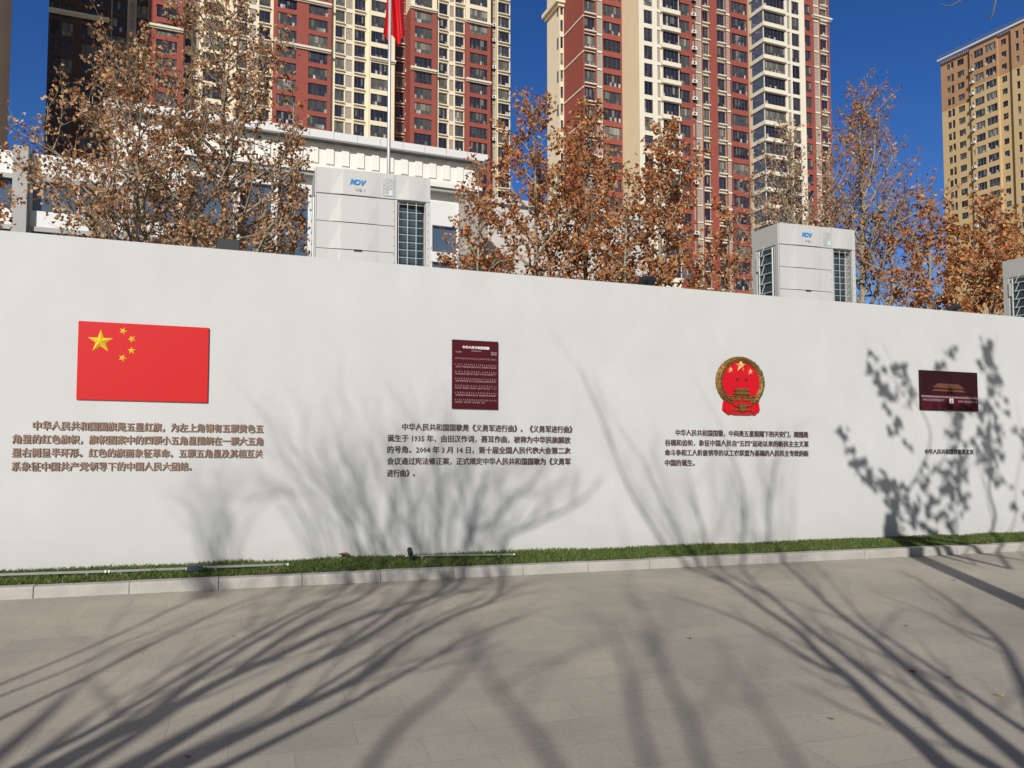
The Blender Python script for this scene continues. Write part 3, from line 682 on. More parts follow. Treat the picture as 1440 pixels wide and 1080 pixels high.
# ------------------------------------------------------------------ buildings
class Bld:
    def __init__(self, name, label, px, Y, az, rows=None, cat='building'):
        r = ray(px, 540); P = C0 + r * (Y / r.y)
        self.az = R(az); self.ex = Vector((math.cos(self.az), math.sin(self.az), 0)); self.ey = Vector((-math.sin(self.az), math.cos(self.az), 0))
        self.O = Vector((P.x, P.y, zg(P)))
        self.t = thing(name, label, cat, self.O, self.az)
        self.items = {}
    def at(self, px, py, d=0.0):
        r = ray(px, py); q = C0 - self.O; t = (-d - q.dot(self.ey)) / r.dot(self.ey); L = q + r * t
        return L.dot(self.ex), L.z
    def u(self, px, d=0.0, py=100): return self.at(px, py, d)[0]
    def z(self, px, py, d=0.0): return self.at(px, py, d)[1]
    def side_d(self, u, px, py=100):                              # depth at which the ray through px meets the plane x = u
        r = ray(px, py); q = C0 - self.O; t = (u - q.dot(self.ex)) / r.dot(self.ex); return -(q + r * t).dot(self.ey)
    def step(self, px_front, px_back, d0, py=100):                # how far forward a bay must stand to show px_back..px_front as its left side
        lo, hi = 0.0, 14.0; ub = self.u(px_back, d0, py)
        for _ in range(40):
            m = (lo + hi) / 2
            if self.u(px_front, d0 + m, py) > ub: lo = m
            else: hi = m
        return d0 + lo
    def proj(self, x, y, z):
        P = self.O + self.ex * x + self.ey * y + Vector((0, 0, z)) - C0
        f = Vector((0, math.cos(TH), math.sin(TH))); up = Vector((0, -math.sin(TH), math.cos(TH))); dz = P.dot(f)
        return 720 + F * P.x / dz, 540 - F * P.dot(up) / dz, F / dz
def facade(bm, u0, u1, z0, z1, d, cols, rows, base, depth=12.0, rev=.22, left=None, mats=None, sides=True):
    """front sheet with real openings; cols = (ua, ub, h, lift, spandrel material)"""
    y = -d; cols = sorted(cols, key=lambda c: c[0]); x = u0
    Q = lambda a, b, c, e, m: bm.face([(a, y, c), (b, y, c), (b, y, e), (a, y, e)], m) if b - a > 1e-4 and e - c > 1e-4 else None
    for (a, b, h, lift, sp) in cols:
        Q(x, a, z0, z1, base); zc = z0
        for r in rows:
            c, e = r + lift - h / 2, r + lift + h / 2
            if c < z0 + .02 or e > z1 - .02: continue
            Q(a, b, zc, c, sp); zc = e
            yb = y + rev
            bm.face([(a, y, c), (a, y, e), (a, yb, e), (a, yb, c)], sp); bm.face([(b, y, e), (b, y, c), (b, yb, c), (b, yb, e)], sp)
            bm.face([(a, y, c), (a, yb, c), (b, yb, c), (b, y, c)], sp); bm.face([(a, yb, e), (a, y, e), (b, y, e), (b, yb, e)], sp)
        Q(a, b, zc, z1, sp); x = b
    Q(x, u1, z0, z1, base)
    if sides:
        lm = base if left is None else left
        bm.face([(u0, y, z0), (u0, y, z1), (u0, y + depth, z1), (u0, y + depth, z0)], lm)
        bm.face([(u1, y, z1), (u1, y, z0), (u1, y + depth, z0), (u1, y + depth, z1)], base)
        bm.face([(u0, y, z1), (u1, y, z1), (u1, y + depth, z1), (u0, y + depth, z1)], base)
rw = random.Random(21)
_wm = {}
def win_meshes(w, h, style):
    key = (round(w, 2), round(h, 2), style)
    if key in _wm: return _wm[key]
    w, h, _ = key
    fr = MB(); t = .04; D0, D1 = .02, .10
    fr.box(-w / 2, -w / 2 + t, D0, D1, -h / 2, h / 2); fr.box(w / 2 - t, w / 2, D0, D1, -h / 2, h / 2)
    fr.box(-w / 2 + t, w / 2 - t, D0, D1, h / 2 - t, h / 2); fr.box(-w / 2 + t, w / 2 - t, D0, D1, -h / 2, -h / 2 + t)
    nm = max(1, round(w / .75)); e = .014
    for i in range(1, nm):
        x = -w / 2 + w * i / nm; fr.box(x - e, x + e, D0 + .01, D1 - .01, -h / 2 + t, h / 2 - t)
    fr.box(-w / 2 + t, w / 2 - t, D0 + .012, D1 - .012, -h * .14 - e, -h * .14 + e)
    F_ = fr.mesh('window', [M['paleframe' if style == 'p' else 'frame']])
    panes = []
    for k in range(7):
        pm = MB(); base = .78 if k == 6 else rw.uniform(.05, .62)
        n = nm * 2; zsp = [-h / 2 + t, -h * .14, h / 2 - t]
        for i in range(n):
            a, b_ = -w / 2 + w * i / n, -w / 2 + w * (i + 1) / n
            for j in range(2):
                v_ = base + rw.uniform(-.1, .14)
                c = rw.random()
                if c < .10: v_ = rw.uniform(.72, .9)
                elif c < .165 and j == 0: v_ = rw.uniform(.9, 1.0)
                tw = rw.uniform(-.012, .012)
                pm.face([(a, .07 + tw, zsp[j]), (b_, .07, zsp[j]), (b_, .07, zsp[j + 1]), (a, .07 + tw, zsp[j + 1])], 0, max(.02, min(1, v_)))
        panes.append(pm.mesh('pane', [M['pane']]))
    _wm[key] = (F_, panes); return _wm[key]
def finish_items(B):
    """windows, sills, louvres: the hundred that show largest stand alone, the rest are one part"""
    for kind, L in B.items.items():
        sc = []
        for it in L:
            px, py, k = B.proj(*it['p']); inside = -20 < px < 1460 and -30 < py < it.get('low', 330)
            sc.append((0 if inside else 1, -it['w'] * it['h'] * k * k))
        order = sorted(range(len(L)), key=lambda i: sc[i])
        rest = MB(); restm = []; restp = MB(); rests = MB(); ledm = None
        for n_, i in enumerate(order):
            it = L[i]; x, y, z = it['p']
            if kind == 'window':
                fm, pns = win_meshes(it['w'], it['h'], it['st']); pm = rw.choice(pns)
                if n_ < 100:
                    o = link('window', fm, B.t); o.location = (x, y, z); link('pane', pm, o)
                    if it.get('sill') is not None: link('sill', sill_mesh(it['w'], it['h'], it['sill']), o)
                else:
                    for me, dst in ((fm, rest), (pm, restp)):
                        at = me.attributes.get('rnd')
                        vs = [(v_.co.x + x, v_.co.y + y, v_.co.z + z) for v_ in me.vertices]; b0 = len(dst.v); dst.v += vs
                        for p_ in me.polygons:
                            dst.f.append(tuple(q + b0 for q in p_.vertices)); dst.m.append(0); dst.r.append(at.data[p_.index].value if at else 0.0)
                    if it.get('sill') is not None:
                        ledm = it['sill']; sill_box(rests, it['w'], it['h'], x, y, z)
            else:
                m = MB(); proto(kind, m, it['w'], it['h'])
                if n_ < 100:
                    key = (kind, round(it['w'], 2), round(it['h'], 2))
                    if key not in _pm: _pm[key] = m.mesh(kind, PM[kind])
                    o = link(kind, _pm[key], B.t); o.location = (x, y, z)
                else:
                    b0 = len(rest.v); rest.v += [(a + x, b + y, c + z) for a, b, c in m.v]
                    rest.f += [tuple(q + b0 for q in f) for f in m.f]; rest.m += m.m; rest.r += m.r
        if rest.v:
            o = rest.build(kind, PM.get(kind, [M['frame']]), B.t); o['kind'] = 'stuff'
            if restp.v: q = restp.build('pane', [M['pane']], o); q['kind'] = 'stuff'
            if rests.v: q = rests.build('sill', [M[ledm]], o); q['kind'] = 'stuff'
_pm = {}; _sm = {}
PM = {'louvre_panel': [M['panel']], 'air_conditioner': [M['acwhite'], M['black']]}
def proto(kind, m, w, h):
    if kind == 'louvre_panel':
        n = 9
        for i in range(n):
            z0 = -h / 2 + h * i / n; z1 = z0 + h / n
            m.face([(-w / 2, .0, z0), (w / 2, .0, z0), (w / 2, .05, z1), (-w / 2, .05, z1)])
            m.face([(-w / 2, .05, z1), (w / 2, .05, z1), (w / 2, .0, z1), (-w / 2, .0, z1)])
    else:
        m.box(-w / 2, w / 2, -.36, 0, -h / 2, h / 2, 0)
        m.prism([(-w * .08 + h * .36 * math.cos(a), h * .36 * math.sin(a)) for a in [2 * math.pi * i / 12 for i in range(12)]], -.372, -.361, 1)
        m.box(-w / 2, w / 2, -.4, 0, -h / 2 - .10, -h / 2 - .012, 1)
def sill_box(m, w, h, x, y, z):
    m.box(x - w / 2 - .08, x + w / 2 + .08, y - .50, y - .20, z - h / 2 - .24, z - h / 2 - .06)
    m.box(x - w / 2 - .05, x + w / 2 + .05, y - .30, y - .123, z + h / 2 + .07, z + h / 2 + .16)
def sill_mesh(w, h, mt):
    key = (round(w, 2), round(h, 2), mt)
    if key not in _sm:
        m = MB(); sill_box(m, w, h, 0, 0, 0); _sm[key] = m.mesh('sill', [M[mt]])
    return _sm[key]

TM = ['red', 'cream', 'beige', 'ivory', 'panel', 'greybeige', 'ochre', 'tan', 'shade']
TI = {k: i for i, k in enumerate(TM)}
def tower(B, segs, rows, zlo, ztop, bands, low=330):
    bm = MB()
    for sg in segs:
        p0, p1, d, base, cols = sg[:5]; opt = sg[5] if len(sg) > 5 else {}
        za, zb = opt.get('z', (zlo, ztop)); u0, u1 = B.u(p0, d), B.u(p1, d); cl = []
        for c in cols:
            a, b, h, lift, sp, ty = c; ua, ub = B.u(a, d), B.u(b, d); cl.append((ua, ub, h, lift, TI[sp]))
            for r in rows:
                z = r + lift
                if z - h / 2 < za + .02 or z + h / 2 > zb - .02: continue
                x = (ua + ub) / 2
                if ty == 'v': B.items.setdefault('louvre_panel', []).append(dict(p=(x, -d + .12, z), w=ub - ua, h=h, low=low))
                elif ty == 'a':
                    B.items.setdefault('louvre_panel', []).append(dict(p=(x, -d + .12, z), w=ub - ua, h=h, low=low))
                    if rw.random() < .75: B.items.setdefault('air_conditioner', []).append(dict(p=(x + rw.uniform(-.1, .1), -d - .02, z - rw.uniform(.1, .6)), w=.85, h=.58, low=low))
                else:
                    it = dict(p=(x, -d + .12, z), w=ub - ua - .01, h=h - .01, st='p' if ty == 'p' else 'd', low=low)
                    if ty == 'w': it['sill'] = 'ivory'
                    B.items.setdefault('window', []).append(it)
        facade(bm, u0, u1, za, zb, d, cl, rows, TI[base], opt.get('depth', 10.0), left=TI[opt['left']] if 'left' in opt else None)
    bm.build('wall', [M[k] for k in TM], B.t)
    for p0, p1, d, z, hgt in bands:
        b = MB(); b.box(B.u(p0, d), B.u(p1, d), -d - .55, -d + .05, z - hgt / 2, z + hgt / 2); b.box(B.u(p0, d) + .05, B.u(p1, d) - .05, -d - .3, -d + .04, z - hgt / 2 - .22, z - hgt / 2 - .003)
        b.build('trim_band', M['ivory'], B.t)
    finish_items(B)

def fit_distance(px, y0, y1, metres, az, Y=120.0):
    """distance at which the run of floors between two pixel rows has its real height"""
    r = ray(px, 540); ex = Vector((math.cos(R(az)), math.sin(R(az)), 0)); ey = Vector((-ex.y, ex.x, 0)); P = r * (Y / r.y)
    def z(py):
        q = ray(px, py); return (q * (P.dot(ey) / q.dot(ey))).z
    return Y * metres / (z(y0) - z(y1))

# --- red and cream tower behind the white building
Y1 = fit_distance(595, 30, 200, 8 * 2.9, 23)
T1 = Bld('apartment_tower', 'red and cream apartment tower behind the low white building', 595, Y1, 23)
zr = T1.z(595, 113.5); rows1 = [zr + 2.9 * i for i in range(-11, 10)]; ztop1 = rows1[-1] + 2.2
rows1 = [r for r in rows1 if r > 4]
h1 = 2.08
zb1, zb2 = T1.z(596, 17), T1.z(596, 102)
zc1, zc2 = T1.z(672, 36), T1.z(672, 118)
tower(T1, [
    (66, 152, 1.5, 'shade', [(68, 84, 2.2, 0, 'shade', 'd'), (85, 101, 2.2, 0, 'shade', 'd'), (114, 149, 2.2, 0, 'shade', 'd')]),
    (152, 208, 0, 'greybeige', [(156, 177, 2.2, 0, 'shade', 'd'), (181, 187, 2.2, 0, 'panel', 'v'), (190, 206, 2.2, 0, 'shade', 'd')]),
    (208, 257, 1.5, 'red', [(218.5, 248.5, h1, 0, 'red', 'd')]),
    (257, 281, -1.5, 'cream', [(259, 268, 1.8, 0, 'cream', 'w'), (270, 279, 2, 0, 'panel', 'a')]),
    (281, 322, 0, 'cream', [(285, 313, h1, 0, 'cream', 'd')]),
    (322, 384, .6, 'cream', [(332, 347, 2.12, 0, 'cream', 'w'), (350, 359, 2.2, 0, 'ivory', 'v'), (363, 379, 2.12, 0, 'cream', 'w')]),
    (384, 465, 1.5, 'red', [(389.5, 416.5, h1, 0, 'red', 'd'), (433.5, 460.5, h1, 0, 'red', 'd')]),
    (465, 520, .6, 'cream', [(471, 484, 2.12, 0, 'cream', 'w'), (486, 495, 2.2, 0, 'ivory', 'v'), (498, 513, 2.12, 0, 'cream', 'w')]),
    (520, 555, 1.5, 'cream', [(521.5, 546.5, h1, 0, 'cream', 'd')]),
    (555, 577, -2.5, 'red', [(557, 568, 2.12, 0, 'red', 'w'), (570, 576, 2.2, 0, 'panel', 'a')]),
    (577, 614, 1.0, 'red', [(583, 607.5, h1, 0, 'red', 'd')], dict(z=(0, zb1))),
    (577, 614, 1.0, 'cream', [(583, 607.5, h1, 0, 'cream', 'd')], dict(z=(zb1, ztop1))),
    (614, 655, .2, 'cream', [(617, 629, 2.12, 0, 'cream', 'w'), (632, 638, 2.2, 0, 'ivory', 'v'), (640, 652, 2.12, 0, 'cream', 'w')]),
    (655, 690, 1.0, 'red', [(660.5, 685.5, h1, 0, 'red', 'd')], dict(z=(0, zc1))),
    (655, 690, 1.0, 'cream', [(660.5, 685.5, h1, 0, 'cream', 'd')], dict(z=(zc1, ztop1))),
    (690, 699, -.8, 'red', [(691.2, 697.8, 2.3, 0, 'panel', 'a')]),
    (699, 717.5, .2, 'cream', [(700.5, 716, 2.12, 0, 'cream', 'w')], dict(depth=8))],
    rows1, -2, ztop1,
    [(577, 614, 1.0, zb1, .35), (577, 614, 1.0, zb2, .35), (655, 690, 1.0, zc1, .35), (655, 690, 1.0, zc2, .35),
     (384, 465, 1.5, T1.z(425, 66, 1.5), .35), (384, 465, 1.5, T1.z(425, 0, 1.5), .35), (208, 257, 1.5, T1.z(232, 39, 1.5), .35), (520, 556, 1.5, T1.z(540, 85, 1.5), .35),
     (66, 152, 1.5, T1.z(110, 21, 1.5), .4)])

# --- tall tower in the middle right
Y2 = fit_distance(861, 15, 210, 8 * 2.9, 22)
T2 = Bld('apartment_tower', 'red, cream and white apartment tower rising right of centre', 861, Y2, 22)
zr = T2.z(861, 113); rows2 = [zr + 2.9 * i for i in range(-11, 10)]; ztop2 = rows2[-1] + 2.2; rows2 = [r for r in rows2 if r > 4]
u1 = T2.u(820.5, 0); back = T2.side_d(u1, 793); fA = T2.step(899, 875, 0); fB = T2.step(1074.5, 1052.5, 0)
ub = T2.u(787, back); rear = T2.side_d(ub, 769.5)
tower(T2, [
    (787, 800, back, 'cream', [(788.2, 792, 2.0, 0, 'cream', 'd')], dict(depth=back - rear)),
    (820.5, 875.5, 0, 'red', [(822, 837, 2.15, -.1, 'red', 'w'), (839.5, 847, 2.6, 0, 'ivory', 'v'), (848.5, 873.5, 2.0, 0, 'red', 'd')], dict(depth=-back)),
    (899, 932, fA, 'ivory', [(906, 918, 2.2, 0, 'ivory', 'd'), (924.5, 929, 2.4, 0, 'ivory', 'v')], dict(depth=fA, left='beige')),
    (932, 955.5, fA + .3, 'ivory', [(932.6, 955, 2.15, 0, 'ivory', 'd')], dict(depth=3)),
    (955.5, 972.5, fA - .3, 'red', [(956.2, 970.5, 2.0, 0, 'red', 'd')], dict(depth=3)),
    (972.5, 1029, 0, 'red', [(974, 977, 2.4, 0, 'red', 'a'), (978.5, 986.5, 2.7, 0, 'ivory', 'v'), (988.5, 997, 2.1, 0, 'ivory', 'w'), (1009, 1019.5, 2.15, 0, 'ivory', 'w'), (1022, 1028, 2.6, 0, 'ivory', 'v')]),
    (1029, 1052.5, .3, 'red', [(1029.5, 1051.5, 2.0, 0, 'red', 'd')]),
    (1074.5, 1132.5, fB, 'ivory', [(1075.2, 1104.5, 2.15, 0, 'ivory', 'd'), (1108, 1112, 2.4, 0, 'ivory', 'v'), (1114.5, 1125, 2.3, 0, 'ivory', 'd')], dict(depth=fB, left='beige')),
    (1132.5, 1143.5, .3, 'red', [(1133, 1141, 2.0, 0, 'red', 'd')]),
    (1143.5, 1167.5, 0, 'red', [(1145.5, 1152.5, 2.6, 0, 'ivory', 'v'), (1154.5, 1163.5, 2.1, 0, 'ivory', 'w')])],
    rows2, -2, ztop2, [(1143, 1169, 0, T2.z(1156, 26), .3)])
# diagonal and level trims on the red side face, white bands wrapping the balconies
b = MB()
for py in (47, 97, 147, 197, 247):
    z0 = T2.z(820.5, py - 25, 0)
    b.box(u1 - .12, u1 + .02, -.1, .35 - back, z0 - .12, z0 + .12)
b.build('trim_band', M['ivory'], T2.t)
for (pa, pb_, d_) in ((932, 956, fA + .3), (1074.5, 1105, fB)):
    for i, r in enumerate(rows2):
        b = MB(); xa, xb = T2.u(pa, d_), T2.u(pb_, d_)
        b.box(xa - .25, xb + .02, -d_ - .35, -d_ + (3.2 if pa > 1000 else .2), r - 1.80, r - 1.10); b.build('balcony_band', M['ivory'], T2.t)
# corner glazing of the right balconies, on the side face
b = MB(); xa = T2.u(1074.5, fB) - .06
for r in rows2: b.box(xa - .03, xa + .05, -fB + .15, -fB + 2.9, r - 1.08, r + 1.05)
b.build('side_glazing', M['glass'], T2.t)
b = MB(); zc = T2.z(770, 3, back); b.box(ub - .8, T2.u(800, back) - .2, -back - .6, -rear + .6, zc + .2, zc + .9); b.box(ub - .4, T2.u(800, back) - .2, -back - .3, -rear + .3, zc - .3, zc + .197)
b.build('cornice', M['cream'], T2.t)
b = MB()                                                        # narrow window slots on the cream flank
for r in rows2[::2]: b.box(ub - .03, ub + .05, -back + .4, -back + 1.0, r - 1, r + 1)
b.build('flank_windows', M['glass'], T2.t)

# --- ochre tower at the right
Y3 = fit_distance(1351, 87, 288, 12 * 2.9, -66)
T3 = Bld('apartment_tower', 'ochre and tan apartment tower at the right photo edge', 1351, Y3, -66)
zr = T3.z(1351, 154); rows3 = [zr + 2.9 * i for i in range(-14, 5)]; rows3 = [r for r in rows3 if r > 4]
zt3 = T3.z(1340, 80); zs3 = T3.z(1350, 148)
def both(p0, p1, d, cols, zsplit):
    lo = [(a, b, h, l, 'ochre', ty) for a, b, h, l, ty in cols]; hi = [(a, b, h, l, 'tan', ty) for a, b, h, l, ty in cols]
    return [(p0, p1, d, 'ochre', lo, dict(z=(-2, zsplit), depth=12)), (p0, p1, d, 'tan', hi, dict(z=(zsplit, zt3), depth=12))]
sg3 = both(1323, 1364, 0, [(1331, 1336, 1.6, 0, 'd'), (1337, 1341, 1.9, 0, 'p'), (1346, 1355.5, 1.5, 0, 'd')], zs3)
sg3 += both(1364, 1403, .6, [(1365, 1368, 1.2, -.3, 'a'), (1369.5, 1383, 1.75, -.1, 'p'), (1385.5, 1401, 1.75, 0, 'p')], zs3 + 2.9)
sg3 += both(1403, 1423, .2, [(1408.5, 1416, 1.35, 0, 'd')], zs3 + 2.9)
sg3 += both(1423, 1520, .8, [(1429, 1434, 1.7, 0, 'p'), (1440, 1452, 1.5, 0, 'd'), (1462, 1476, 1.7, 0, 'd'), (1490, 1502, 1.5, 0, 'd')], zs3 + 2.9)
tower(T3, sg3, rows3, -2, zt3, [], low=330)
b = MB(); xa, xb = T3.u(1323, 0), T3.u(1520, 0)
b.box(xa - .1, xb, -1.2, -.9, zt3 + .003, zt3 + .4); b.build('parapet', M['ivory'], T3.t)
b = MB()
for i in range(60): x = xa + (xb - xa) * i / 60; b.box(x, x + .08, -1.1, -1.02, zt3 + .403, zt3 + 1.1)
b.box(xa, xb, -1.12, -1.0, zt3 + 1.103, zt3 + 1.18); b.build('roof_railing', M['silver'], T3.t)

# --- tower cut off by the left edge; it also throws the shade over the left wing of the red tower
r = ray(14, 100); LY = 104.0
T0 = Bld('apartment_tower', 'grey beige tower edge cut off by the left photo edge', 14, LY, 23)
bm = MB(); u_e = T0.u(14, 0); H0 = 150.0
rows0 = [4.5 + 2.9 * i for i in range(50)]
colz = [(u_e - 3.2 - 5.5 * i, u_e - 1.6 - 5.5 * i, 1.6, 0, TI['greybeige']) for i in range(4)]
facade(bm, u_e - 24, u_e, -2, H0, 18, colz, rows0, TI['greybeige'], 18, rev=.3); bm.build('wall', [M[k] for k in TM], T0.t)
for (a, b_, h, l, sp) in colz:
    for r_ in rows0:
        T0.items.setdefault('window', []).append(dict(p=((a + b_) / 2, -18 + .15, r_), w=b_ - a - .01, h=h - .01, st='d'))
finish_items(T0)

# --- low white public building behind the trees
LB = Bld('public_building', 'low white panelled building with blue glass behind the left trees', 400, 34.0, 23)
GW = 0.0
zA = LB.z(100, 222); zB = LB.z(100, 257); zC = LB.z(100, 301); zD = LB.z(100, 327)
ul, ur = LB.u(-160, 0), LB.u(664, 0)
bm = MB()
glaz = []                                                       # (x0, x1, z0, z1)
def hole(p0, p1, z0, z1): glaz.append((LB.u(p0, 0, 280), LB.u(p1, 0, 280), z0, z1))
for p0, p1 in ((-150, -70), (-60, 20), (42, 174), (190, 254)):
    hole(p0, p1, zC, zB); hole(p0, p1, .6, zD)
zE = LB.z(300, 250)
for p0, p1 in ((262, 331), (337, 384), (390, 436), (442, 500), (506, 560), (566, 604)): hole(p0, p1, .6, zE)
zF, zG = LB.z(625, 318), LB.z(625, 355)
hole(608, 645, zG, zF); hole(608, 645, .6, LB.z(625, 369))
byx = {}
for a, b_, c, e in glaz: byx.setdefault((a, b_), []).append((c, e))
x = ul
Qf = lambda a, b_, c, e, m=0: bm.face([(a, 0, c), (b_, 0, c), (b_, 0, e), (a, 0, e)], m)
for (a, b_), zs in sorted(byx.items()):
    Qf(x, a, -1, zA); zc = -1
    for c, e in sorted(zs):
        Qf(a, b_, zc, c); zc = e
        for pts in ([(a, 0, c), (a, 0, e), (a, .25, e), (a, .25, c)], [(b_, 0, e), (b_, 0, c), (b_, .25, c), (b_, .25, e)], [(a, 0, c), (a, .25, c), (b_, .25, c), (b_, 0, c)], [(a, .25, e), (a, 0, e), (b_, 0, e), (b_, .25, e)]): bm.face(pts)
    Qf(a, b_, zc, zA); x = b_
Qf(x, ur, -1, zA)
bm.face([(ul, 0, zA), (ur, 0, zA), (ur, 16, zA), (ul, 16, zA)]); bm.face([(ur, 0, -1), (ur, 16, -1), (ur, 16, zA), (ur, 0, zA)])
bm.face([(ul, 0, zA), (ul, 16, zA), (ul, 16, -1), (ul, 0, -1)])
bm.build('wall', M['podium'], LB.t)
for a, b_, c, e in glaz:
    f = MB(); t_ = .07
    n = max(1, round((b_ - a) / 1.4))
    for i in range(n + 1):
        xx = a + (b_ - a) * i / n; xx = min(max(xx, a + t_ / 2), b_ - t_ / 2); f.box(xx - t_ / 2, xx + t_ / 2, .10, .18, c, e)
    if e - c > 3:
        for zz in (c + (e - c) * .33, c + (e - c) * .66): f.box(a, b_, .105, .175, zz - .035, zz + .035)
    o = f.build('window', M['podium'], LB.t)
    f = MB(); f.face([(a, .2, c), (b_, .2, c), (b_, .2, e), (a, .2, e)]); f.build('pane', M['glass'], o)
for p0, p1 in ((20, 41), (175, 189), (645, 662)):
    f = MB(); f.box(LB.u(p0, 0, 280), LB.u(p1, 0, 280), -.45, -.003, -1, zA + .12); f.build('pillar', M['podium_grey'], LB.t)
for p in (258, 334, 387):
    f = MB(); xx = LB.u(p, 0, 280); f.box(xx - .09, xx + .09, -.3, -.004, -1, zE + .5); f.build('mullion_column', M['podium'], LB.t)
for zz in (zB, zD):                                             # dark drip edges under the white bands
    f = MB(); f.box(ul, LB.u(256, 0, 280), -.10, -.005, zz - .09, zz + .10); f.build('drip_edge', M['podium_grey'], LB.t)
f = MB()                                                        # panel joints of the white bands
for i in range(14):
    xx = LB.u(42, 0, 280) + i * 1.35
    if xx > LB.u(255, 0, 280): break
    f.box(xx - .012, xx + .012, -.006, -.002, zB + .1, zA - .05); f.box(xx - .012, xx + .012, -.006, -.002, zD + .1, zC - .02)
f.build('panel_joints', M['podium_grey'], LB.t)
dU = -.3                                                        # upper storey
uu0, uu1 = LB.u(158, dU, 180), LB.u(668, dU, 240); zU = LB.z(560, 216, dU)
zl_ = LB.z(640, 262, dU)
f = MB(); f.box(uu0, uu1, .3, 14, zA - .2, zU); f.build('upper_wall', M['podium_warm'], LB.t)
f = MB()
xx = uu0 + .3
while xx < uu1 - .4:                                            # relief fins
    f.box(xx, xx + .36, .225, .297, LB.z(560, 244, dU), zU - .12); xx += .72
f.build('relief_fins', M['podium_warm'], LB.t)
zT = LB.z(560, 209, .3); zT2 = LB.z(560, 197, 1.4)
f = MB(); f.box(uu0 - .15, uu1 + .15, -.02, 14, zU + .002, zT); f.build('soffit', M['soffit'], LB.t)
f = MB(); f.box(uu0 - .3, uu1 + .5, -.28, 14, zT + .002, zT + .36)
f.build('cornice', M['podium'], LB.t)
f = MB()
xx = uu0 - .7
while xx < uu1 + .5: f.box(xx - .01, xx + .01, -.288, -.281, zT + .02, zT + .36); xx += 1.1
f.build('cornice_joints', M['podium_grey'], LB.t)
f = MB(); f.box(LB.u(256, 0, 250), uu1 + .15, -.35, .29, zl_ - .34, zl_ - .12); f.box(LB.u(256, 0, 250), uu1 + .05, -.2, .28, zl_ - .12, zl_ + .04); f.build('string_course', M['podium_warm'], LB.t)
f = MB(); f.box(LB.u(256, 0, 250), uu1 + .02, -.22, -.004, zl_ - .52, zl_ - .345); f.build('string_grey_strip', M['podium_grey'], LB.t)  # solid grey strip just below the string course

AN = Bld('annex_building', 'pale grey concrete annex behind the brown trees', 760, 46.0, 23)
a0, a1, az_ = AN.u(686, 0, 300), AN.u(915, 0, 300), AN.z(740, 292)
bm = MB(); cw = [(a0 + .8 + i * 2.2, a0 + 2.2 + i * 2.2, 1.5, 0, 0) for i in range(int((a1 - a0 - 1) / 2.2))]
facade(bm, a0, a1, -2, az_, 0, cw, [az_ - 3.4, az_ - 7.0], 0, 8)
bm.build('wall', [M['annex']], AN.t)
for (a, b_, h, l, sp) in cw:
    for r_ in (az_ - 3.4, az_ - 7.0): AN.items.setdefault('window', []).append(dict(p=((a + b_) / 2, .12, r_), w=b_ - a - .01, h=h - .01, st='d', low=400))
finish_items(AN)
f = MB(); f.box(a0 - .2, a1 + .2, -.25, .3, az_ + .002, az_ + .35); f.build('parapet', M['annex'], AN.t)

# ------------------------------------------------------------------ trees behind the wall
def leaf(mb, p, sz, rg_):
    d = Vector((rg_.gauss(0, 1), rg_.gauss(0, 1), rg_.gauss(-.5, .9)))
    if d.length < .1: d = Vector((0, 0, -1))
    d.normalize(); s_ = d.cross(Vector((rg_.gauss(0, 1), rg_.gauss(0, 1), rg_.gauss(0, 1))))
    if s_.length < .05: s_ = d.orthogonal()
    s_.normalize(); n_ = d.cross(s_); q = rg_.uniform(.15, .5) * sz
    P = [p, p + d * sz * .25 + s_ * sz * .42 + n_ * q, p + d * sz * .55 + s_ * sz * .30 + n_ * q * .6, p + d * sz,
         p + d * sz * .55 - s_ * sz * .30 + n_ * q * .6, p + d * sz * .25 - s_ * sz * .42 + n_ * q]
    r_ = min(1, max(.01, rg_.gauss(.5, .22))); b0 = len(mb.v); mb.v.extend(tuple(x) for x in P)
    mb.f += [(b0, b0 + 1, b0 + 2, b0 + 3), (b0, b0 + 3, b0 + 4, b0 + 5)]; mb.m += [0, 0]; mb.r += [r_, r_]
